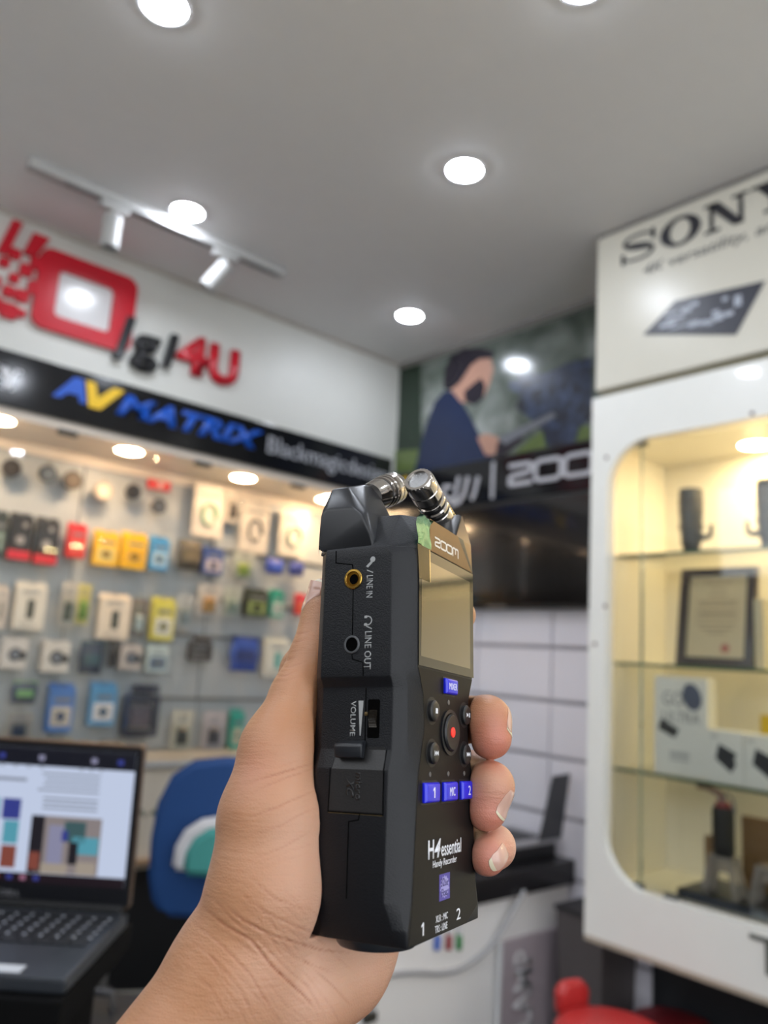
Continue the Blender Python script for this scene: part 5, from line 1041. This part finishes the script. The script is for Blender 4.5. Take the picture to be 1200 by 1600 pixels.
# socket barrel showing under the bottom edge
rpart('socket_ring', smooth_sh, lambda b: lathe(b, (-17.0, -92.6, 17.5), (0, -1, 0), [(0, 15.2), (2.6, 15.0), (3.6, 14.2), (3.9, 12), (3.2, 11)], 48), 35)
rpart('socket_ring', smooth_sh, lambda b: lathe(b, (16.0, -92.6, 17.5), (0, -1, 0), [(0, 14.2), (2.6, 14.0), (3.6, 13.2), (3.9, 12), (3.2, 11)], 48), 35)
tag(rec, 'black handheld audio recorder with two chrome microphone capsules, gripped in the hand', 'audio recorder')
#RECEND#
#HAND#
# ------------------------------------------------------------------ the hand: one continuous surface grown from a distance field (recorder space, mm)
def D_(x, y, z): return np.array([x, y, z], float)
def cone(P, a, b_, ra, rb):
    ba = b_ - a; l2 = ba @ ba; rr = ra - rb; a2 = l2 - rr * rr; il2 = 1 / l2
    pa = P - a; y = pa @ ba; z = y - l2; q_ = pa * l2 - y[..., None] * ba; x2 = (q_ * q_).sum(-1); y2 = y * y * l2; z2 = z * z * l2
    k = np.sign(rr) * rr * rr * x2
    out = (np.sqrt(np.maximum(x2 * a2 * il2, 0)) + y * rr) * il2 - ra
    c1 = np.sign(z) * a2 * z2 > k; out = np.where(c1, np.sqrt(x2 + z2) * il2 - rb, out)
    c2 = (~c1) & (np.sign(y) * a2 * y2 < k); return np.where(c2, np.sqrt(x2 + y2) * il2 - ra, out)
def smin(a, b_, k): h = np.maximum(k - np.abs(a - b_), 0) / k; return np.minimum(a, b_) - h * h * k * .25
def smax(a, b_, k): return -smin(-a, -b_, k)
H_ = dict(
  tip=cm(508, 931, 352), tip2=cm(505, 960, 349), k0=cm(500, 992, 345), ip=cm(493, 1024, 339), pp=cm(467, 1088, 328), mcp=cm(438, 1172, 316), mid=cm(428, 1280, 306), cmc=cm(420, 1385, 297),
  th2=cm(440, 1300, 308), heel=cm(494, 1440, 318), hy=cm(545, 1452, 330), hy2=cm(520, 1500, 322), wr=cm(370, 1518, 292), wu=cm(460, 1540, 304), fr=cm(200, 1770, 268), fu=cm(310, 1835, 282))
core = [  # thumb, thenar, wrist and forearm, palm
 ('tip', 'tip2', 8.0, 8.9), ('tip2', 'k0', 8.6, 9.2), ('k0', 'ip', 9.2, 10.3), ('ip', 'pp', 10.3, 11.4), ('pp', 'mcp', 11.4, 14.4), ('mcp', 'mid', 14.6, 19.5), ('mid', 'cmc', 19.5, 20.0), ('mid', 'th2', 16, 15), ('th2', 'heel', 15, 18),
 ('cmc', 'wr', 20.0, 22.5), ('wr', 'fr', 22.5, 26), ('heel', 'hy2', 17, 19), ('hy', 'hy2', 19, 19), ('hy2', 'wu', 19.0, 20.5), ('wu', 'fu', 20.5, 26), ('cmc', 'heel', 19, 18), ('wr', 'wu', 21, 20)]
palm = [(D_(8, 3, -31), D_(-22, -60, -27), 11.5, 17), (D_(4, 6, -32), D_(0, -70, -28), 13, 17), (D_(16, -16, -32), D_(12, -78, -28), 12.5, 17), (D_(20, -38, -30), D_(14, -84, -26), 12.5, 17), (D_(0, -75, -27), H_['hy2'], 18, 18), (D_(14, -80, -26), H_['hy'], 17, 18)]
fingers = [
 [(D_(11, 8, -32), 11), (D_(22, 26, -25), 9.6), (D_(36, 36, -17), 8.6), (D_(46.5, 36, -2), 8.4), (D_(46.0, 35.5, 24.5), 7.8)],
 [(D_(8, 4, -33), 11.5), (D_(44, -3, -22), 10.0), (D_(52, -6, 8), 9.4), (D_(45.2, -13, 23.5), 11), (cm(761, 1124, 347), 9.9), (cm(766, 1152, 343), 9.2)],
 [(D_(16, -18, -33), 11.2), (D_(47, -27, -22), 10.0), (D_(56, -33, 8), 9.6), (D_(56, -37, 27), 9.8), (cm(766, 1228, 338), 9.7), (cm(759, 1264, 335), 8.9)],
 [(D_(18, -38, -31), 10.6), (D_(47, -52, -20), 9.0), (D_(53, -59, 8), 8.6), (D_(52.5, -64, 26), 8.5), (cm(772, 1323, 341), 8.6), (cm(761, 1337, 331), 8.0)]]
def dev(P):       # rounded solid of the recorder, used to press the flesh flat against it
    x, y, z = P[..., 0], P[..., 1], P[..., 2]; ax = np.abs(x)
    d = np.maximum(ax - 36.9, np.maximum(-7.1 - z, z - 38.1)); s = .70710678
    d = np.maximum(d, (ax + z) * s - 67.9 * s); d = np.maximum(d, (ax - z) * s - 37.1 * s)
    return np.maximum(d, np.maximum(-93.2 - y, y - 66))
def field(P, cut=True):
    d = None
    for a, b_, ra, rb in core:
        c = cone(P, H_[a], H_[b_], ra, rb); d = c if d is None else smin(d, c, 9 if ra > 12 else 4)
    for a, b_, ra, rb in palm: d = smin(d, cone(P, a, b_, ra, rb), 12)
    fd = None
    for F in fingers:
        o = None
        for (a, ra), (b_, rb) in zip(F, F[1:]):
            c = cone(P, a, b_, ra, rb); o = c if o is None else smin(o, c, 3.0)
        fd = o if fd is None else smin(fd, o, 1.0)
    d = smin(d, fd, 6)
    if cut: d = smax(d, -dev(P) + .0, 1.2)
    return d
def surface_nets(lo, hi, h):
    n = [int((hi[i] - lo[i]) / h) + 1 for i in range(3)]
    ax = [lo[i] + h * np.arange(n[i]) for i in range(3)]
    F = np.empty(n, np.float32)
    for i0 in range(0, n[0], 24):
        G = np.stack(np.meshgrid(ax[0][i0:i0 + 24], ax[1], ax[2], indexing='ij'), -1); F[i0:i0 + 24] = field(G)
    S = F < 0; acc = np.zeros([k - 1 for k in n] + [3]); cnt = np.zeros([k - 1 for k in n])
    cs = [(i, j, k) for i in (0, 1) for j in (0, 1) for k in (0, 1)]
    def sl(A, c): return A[c[0]:A.shape[0] - 1 + c[0], c[1]:A.shape[1] - 1 + c[1], c[2]:A.shape[2] - 1 + c[2]]
    for c in cs:
        for a in range(3):
            if c[a]: continue
            c2 = list(c); c2[a] = 1; f0, f1 = sl(F, c), sl(F, c2); x = (f0 < 0) != (f1 < 0)
            t = np.where(x, f0 / np.where(x, f0 - f1, 1), 0)
            for k in range(3): acc[..., k] += np.where(x, (c[k] if k != a else t), 0)
            cnt += x
    act = cnt > 0; idx = -np.ones(act.shape, int); idx[act] = np.arange(act.sum())
    ijk = np.argwhere(act); V = (ijk + acc[act] / cnt[act][:, None]) * h + np.array(lo); Q_ = []
    for a in range(3):
        b1, c1 = (a + 1) % 3, (a + 2) % 3; s0 = [slice(None)] * 3; s1 = [slice(None)] * 3; s0[a] = slice(0, -1); s1[a] = slice(1, None)
        x = S[tuple(s0)] != S[tuple(s1)]; pts = np.argwhere(x); pts = pts[(pts[:, b1] > 0) & (pts[:, c1] > 0) & (pts[:, b1] < n[b1] - 1) & (pts[:, c1] < n[c1] - 1)]
        ins = S[pts[:, 0], pts[:, 1], pts[:, 2]]
        def g(db, dc): q_ = pts.copy(); q_[:, b1] -= db; q_[:, c1] -= dc; return idx[q_[:, 0], q_[:, 1], q_[:, 2]]
        q4 = np.stack([g(1, 1), g(0, 1), g(0, 0), g(1, 0)], 1); q4[~ins] = q4[~ins][:, ::-1]; Q_.append(q4)
    return V, np.concatenate(Q_)
V, Q4 = surface_nets((-140, -190, -78), (72, 56, 62), 1.4)
hm = bpy.data.meshes.new('person'); hm.from_pydata(V.tolist(), [], Q4.tolist()); hm.update()
bb = bmesh.new(); bb.from_mesh(hm); bmesh.ops.subdivide_edges(bb, edges=bb.edges, cuts=1, use_grid_fill=True); bmesh.ops.recalc_face_normals(bb, faces=bb.faces); bb.to_mesh(hm); bb.free()
N = len(hm.vertices); X = np.empty(N * 3); hm.vertices.foreach_get('co', X); X = X.reshape(-1, 3)
def grad(P, h=.4):
    g = np.stack([field(P + np.eye(3)[k] * h) - field(P - np.eye(3)[k] * h) for k in range(3)], -1) / (2 * h); return g
for it in range(2):
    g = grad(X); gn = np.linalg.norm(g, axis=1, keepdims=True) + 1e-6; X = X - np.clip(field(X), -1, 1)[:, None] * g / gn
g = grad(X); g /= np.linalg.norm(g, axis=1, keepdims=True) + 1e-6
Cc = X @ ED.T + TD; U2 = np.stack([Cc[:, 0] / Cc[:, 2] * FPX + 600, Cc[:, 1] / Cc[:, 2] * FPX + 800], 1); facing = -(g @ ED.T * Cc).sum(1) / np.linalg.norm(Cc, axis=1)
# skin creases: furrows pressed into the surface
creases = [([(432, 1030), (444, 1033), (463, 1026)], .26), ([(436, 1042), (452, 1043), (478, 1033)], .2), ([(426, 1056), (446, 1056), (468, 1046)], .2), ([(446, 1003), (462, 1004), (484, 996)], .16), ([(440, 1018), (455, 1020), (480, 1012)], .14), ([(428, 1050), (450, 1049), (474, 1040)], .14), ([(420, 1066), (446, 1064), (470, 1055)], .12), ([(452, 990), (470, 990), (488, 985)], .2),
 ([(392, 1222), (440, 1207), (492, 1192)], .3), ([(398, 1236), (450, 1214), (492, 1200)], .2), ([(388, 1278), (430, 1262), (490, 1236)], .25), ([(380, 1310), (440, 1290), (488, 1262)], .15), ([(388, 1345), (440, 1325), (484, 1300)], .15),
 ([(318, 1418), (352, 1446), (392, 1468), (424, 1508), (458, 1540), (496, 1576)], .5), ([(345, 1408), (382, 1440), (432, 1464), (500, 1484), (545, 1488)], .3), ([(372, 1392), (412, 1424), (462, 1448), (505, 1462)], .25),
 ([(330, 1400), (366, 1440), (410, 1476), (455, 1520), (500, 1556)], .25), ([(300, 1440), (350, 1480), (392, 1524), (420, 1570), (440, 1600)], .28), ([(296, 1468), (340, 1504), (378, 1550), (400, 1600)], .22), ([(390, 1370), (430, 1404), (480, 1424)], .2), ([(360, 1425), (400, 1448), (452, 1490), (490, 1520)], .25),
 ([(470, 1496), (520, 1540), (548, 1572)], .2), ([(430, 1465), (470, 1500), (520, 1520)], .2), ([(280, 1500), (330, 1545), (360, 1600)], .15)]
rs = np.random.RandomState(3)
for k in range(46):     # fine lines of the wrist
    x0, y0 = 300 + rs.rand() * 170, 1380 + rs.rand() * 190; L = 30 + rs.rand() * 60; a = .55 + rs.rand() * .45; creases.append(([(x0, y0), (x0 + L * math.cos(a), y0 + L * math.sin(a) - 3), (x0 + 1.8 * L * math.cos(a + .05), y0 + 1.8 * L * math.sin(a + .05))], .06 + .08 * rs.rand()))
for k in range(14):
    x0, y0 = 385 + rs.rand() * 60, 1190 + rs.rand() * 190; L = 30 + rs.rand() * 40; creases.append(([(x0, y0), (x0 + L, y0 - L * .35)], .04 + .05 * rs.rand()))
disp = np.zeros(N); vis = facing > .02
for pts, dep in creases:
    P = np.array(pts, float); best = np.full(N, 1e9); fade = np.zeros(N)
    for i in range(len(P) - 1):
        a, b_ = P[i], P[i + 1]; ab = b_ - a; t = np.clip(((U2 - a) @ ab) / (ab @ ab), 0, 1); dd = np.linalg.norm(U2 - a - t[:, None] * ab, axis=1); u = (i + t) / (len(P) - 1)
        m_ = dd < best; best[m_] = dd[m_]; fade[m_] = np.sin(np.pi * np.clip(u[m_], .03, .97)) ** .6
    wd = 1.5 + dep * 1.2; disp -= np.where(vis, dep * .85 * fade * (np.exp(-(best / wd) ** 2) - .35 * np.exp(-((best - 2.4 * wd) / (1.6 * wd)) ** 2)), 0)
X = X + g * disp[:, None]
hm.vertices.foreach_set('co', (X * .001).ravel()); hm.update(); hm.polygons.foreach_set('use_smooth', [True] * len(hm.polygons))
# skin colour map: ruddier pads, paler palm, darker where the furrows deepen
redness = np.zeros(N)
def blob(c, r, a): 
    global redness
    redness = np.maximum(redness, a * np.exp(-((X - c) ** 2).sum(1) / r ** 2))
for F in fingers[1:]: blob(F[-1][0] + D_(-3, -2, 3), 12, 1.0)
for F in fingers[1:]: blob(F[-2][0], 9, .5)
blob(cm(515, 1525, 318), 16, .45); blob(cm(480, 1470, 305), 12, .3); blob(cm(400, 1200, 300), 10, .25)
palmy = np.clip((X[:, 0] + 62) / 26, 0, 1) * np.clip((-X[:, 1] - 20) / 40, 0, 1) * np.clip((X[:, 1] + 140) / 30, 0, 1)
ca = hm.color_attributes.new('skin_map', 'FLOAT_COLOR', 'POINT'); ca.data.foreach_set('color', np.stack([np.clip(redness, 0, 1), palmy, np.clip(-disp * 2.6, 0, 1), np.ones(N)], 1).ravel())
def skin():
    M = bpy.data.materials.new('skin'); M.use_nodes = True; nt = M.node_tree; b = nt.nodes['Principled BSDF']
    at_ = nt.nodes.new('ShaderNodeAttribute'); at_.attribute_name = 'skin_map'; sep = nt.nodes.new('ShaderNodeSeparateColor'); nt.links.new(at_.outputs['Color'], sep.inputs[0])
    tc = nt.nodes.new('ShaderNodeTexCoord'); nz = nt.nodes.new('ShaderNodeTexNoise'); nz.inputs['Scale'].default_value = 60; nz.inputs['Detail'].default_value = 4; nt.links.new(tc.outputs['Object'], nz.inputs['Vector'])
    def mix(fac, a, c):
        x = nt.nodes.new('ShaderNodeMix'); x.data_type = 'RGBA'; nt.links.new(fac, x.inputs[0])
        if isinstance(a, tuple): x.inputs[6].default_value = lin(a) + (1,)
        else: nt.links.new(a, x.inputs[6])
        x.inputs[7].default_value = lin(c) + (1,); return x.outputs[2]
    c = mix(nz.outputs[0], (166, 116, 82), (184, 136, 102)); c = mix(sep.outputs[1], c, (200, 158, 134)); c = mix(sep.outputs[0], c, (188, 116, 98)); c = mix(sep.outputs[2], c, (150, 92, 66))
    nt.links.new(c, b.inputs['Base Color']); b.inputs['Roughness'].default_value = .40; b.inputs['Specular IOR Level'].default_value = .45
    b.inputs['Subsurface Weight'].default_value = .25; b.inputs['Subsurface Radius'].default_value = (1, .35, .2); b.inputs['Subsurface Scale'].default_value = .004
    v1 = nt.nodes.new('ShaderNodeTexVoronoi'); v1.inputs['Scale'].default_value = 900; v1.feature = 'DISTANCE_TO_EDGE'; nt.links.new(tc.outputs['Object'], v1.inputs['Vector'])
    v2 = nt.nodes.new('ShaderNodeTexNoise'); v2.inputs['Scale'].default_value = 1; v2.inputs['Detail'].default_value = 4
    mp = nt.nodes.new('ShaderNodeMapping'); mp.inputs['Rotation'].default_value = (0, 0, math.radians(40)); mp.inputs['Scale'].default_value = (90, 620, 120); nt.links.new(tc.outputs['Object'], mp.inputs[0]); nt.links.new(mp.outputs[0], v2.inputs['Vector'])
    ad = nt.nodes.new('ShaderNodeMath'); ad.operation = 'MULTIPLY_ADD'; ad.inputs[1].default_value = .5; nt.links.new(v1.outputs[0], ad.inputs[0]); nt.links.new(v2.outputs[0], ad.inputs[2])
    bp = nt.nodes.new('ShaderNodeBump'); bp.inputs['Strength'].default_value = .6; bp.inputs['Distance'].default_value = .0005; nt.links.new(ad.outputs[0], bp.inputs['Height']); nt.links.new(bp.outputs[0], b.inputs['Normal'])
    return M
hand = link('person', hm, skin()); hand.matrix_world = DM
tag(hand, 'bare left hand and wrist wrapped around the black audio recorder, thumb up', 'person')
# nails: shells laid on the fingertip surface
nailm = mat('fingernail', (214, 166, 146), .22, var=.04, sss=.2, coat=.4); naile = mat('nail_edge', (206, 196, 168), .35, var=.03)
def nail(c, nrm, ax, wid, ln, free=.2):
    """c: centre px/py/depth, nrm, ax: camera-space directions (right, down, forward): out of the nail, towards the free edge"""
    C0 = cm(*c); n_ = ED.T @ np.array(nrm, float); n_ /= np.linalg.norm(n_); a_ = ED.T @ np.array(ax, float); a_ -= n_ * (a_ @ n_); a_ /= np.linalg.norm(a_); s_ = np.cross(a_, n_)
    nu, nv = 12, 14
    def shell(v0, v1, lift, th, nm, mt, par):
        G = []
        for j in range(nv + 1):
            v = v0 + (v1 - v0) * j / nv; wv = wid * (1 - .28 * max(0, -v - .3) ** 1.5 * 1.3) * (1 if v < .6 else (1 - .5 * (v - .6)))
            for i in range(nu + 1):
                u = i / nu * 2 - 1; G.append(C0 + a_ * (v * ln / 2 + (.9 * (1 - u * u) if v > .5 else 0) * (v - .5) - (.8 * (1 - u * u)) * max(0, -v - .4)) + s_ * u * wv / 2)
        G = np.array(G); t = np.full(len(G), -6.0); start = G + n_ * 9; t = np.zeros(len(G))
        for _ in range(24):
            d = field(start - n_ * t[:, None], cut=False) - lift; t += d * .9
        t = np.clip(t, 0, 16)
        # free edge keeps the curvature of the bed instead of following the fingertip down
        T2 = t.reshape(nv + 1, nu + 1)
        for j in range(nv + 1):
            v = v0 + (v1 - v0) * j / nv
            if v > .45:
                jj = max(0, min(nv, int(round((.45 - v0) / (v1 - v0) * nv)))) if v0 < .45 else None
                if jj is not None: T2[j] = np.minimum(T2[j], T2[jj] + (v - .45) * 1.2)
        t = T2.ravel(); T = start - n_ * t[:, None]; B = T - n_ * th - 0; b = bmesh.new(); A1 = [b.verts.new(p * .001) for p in T]; B1 = [b.verts.new(p * .001) for p in B]; w_ = nu + 1
        for j in range(nv):
            for i in range(nu):
                b.faces.new((A1[j * w_ + i], A1[j * w_ + i + 1], A1[(j + 1) * w_ + i + 1], A1[(j + 1) * w_ + i])); b.faces.new((B1[j * w_ + i], B1[(j + 1) * w_ + i], B1[(j + 1) * w_ + i + 1], B1[j * w_ + i + 1]))
        edge = [j * w_ for j in range(nv + 1)] + [nv * w_ + i for i in range(1, w_)] + [j * w_ + nu for j in range(nv - 1, -1, -1)] + [i for i in range(nu - 1, 0, -1)]
        for k in range(len(edge)):
            p, q_ = edge[k], edge[(k + 1) % len(edge)]; b.faces.new((A1[p], A1[q_], B1[q_], B1[p]))
        return fin(nm, b, mt, par, smooth=50)
    o = shell(-1, 1.0, .22, .5, 'fingernail', nailm, hand); e = shell(.92, 1.0 + free, .24, .45, 'nail_edge', naile, o)
    return o
nail((783, 1133, 346), (.80, -.45, -.42), (-.35, .75, -.55), 9.0, 10.5, .12)
nail((779, 1254, 336), (.44, -.16, -.88), (-.62, .72, -.30), 8.8, 10.5, .10)
nail((772, 1332, 332), (.30, -.06, -.95), (-.85, .42, -.36), 7.6, 8.6, .26)
nail((480, 930, 350), (-.96, -.12, .22), (.16, -.98, .1), 11, 13, .10)
#HANDEND#
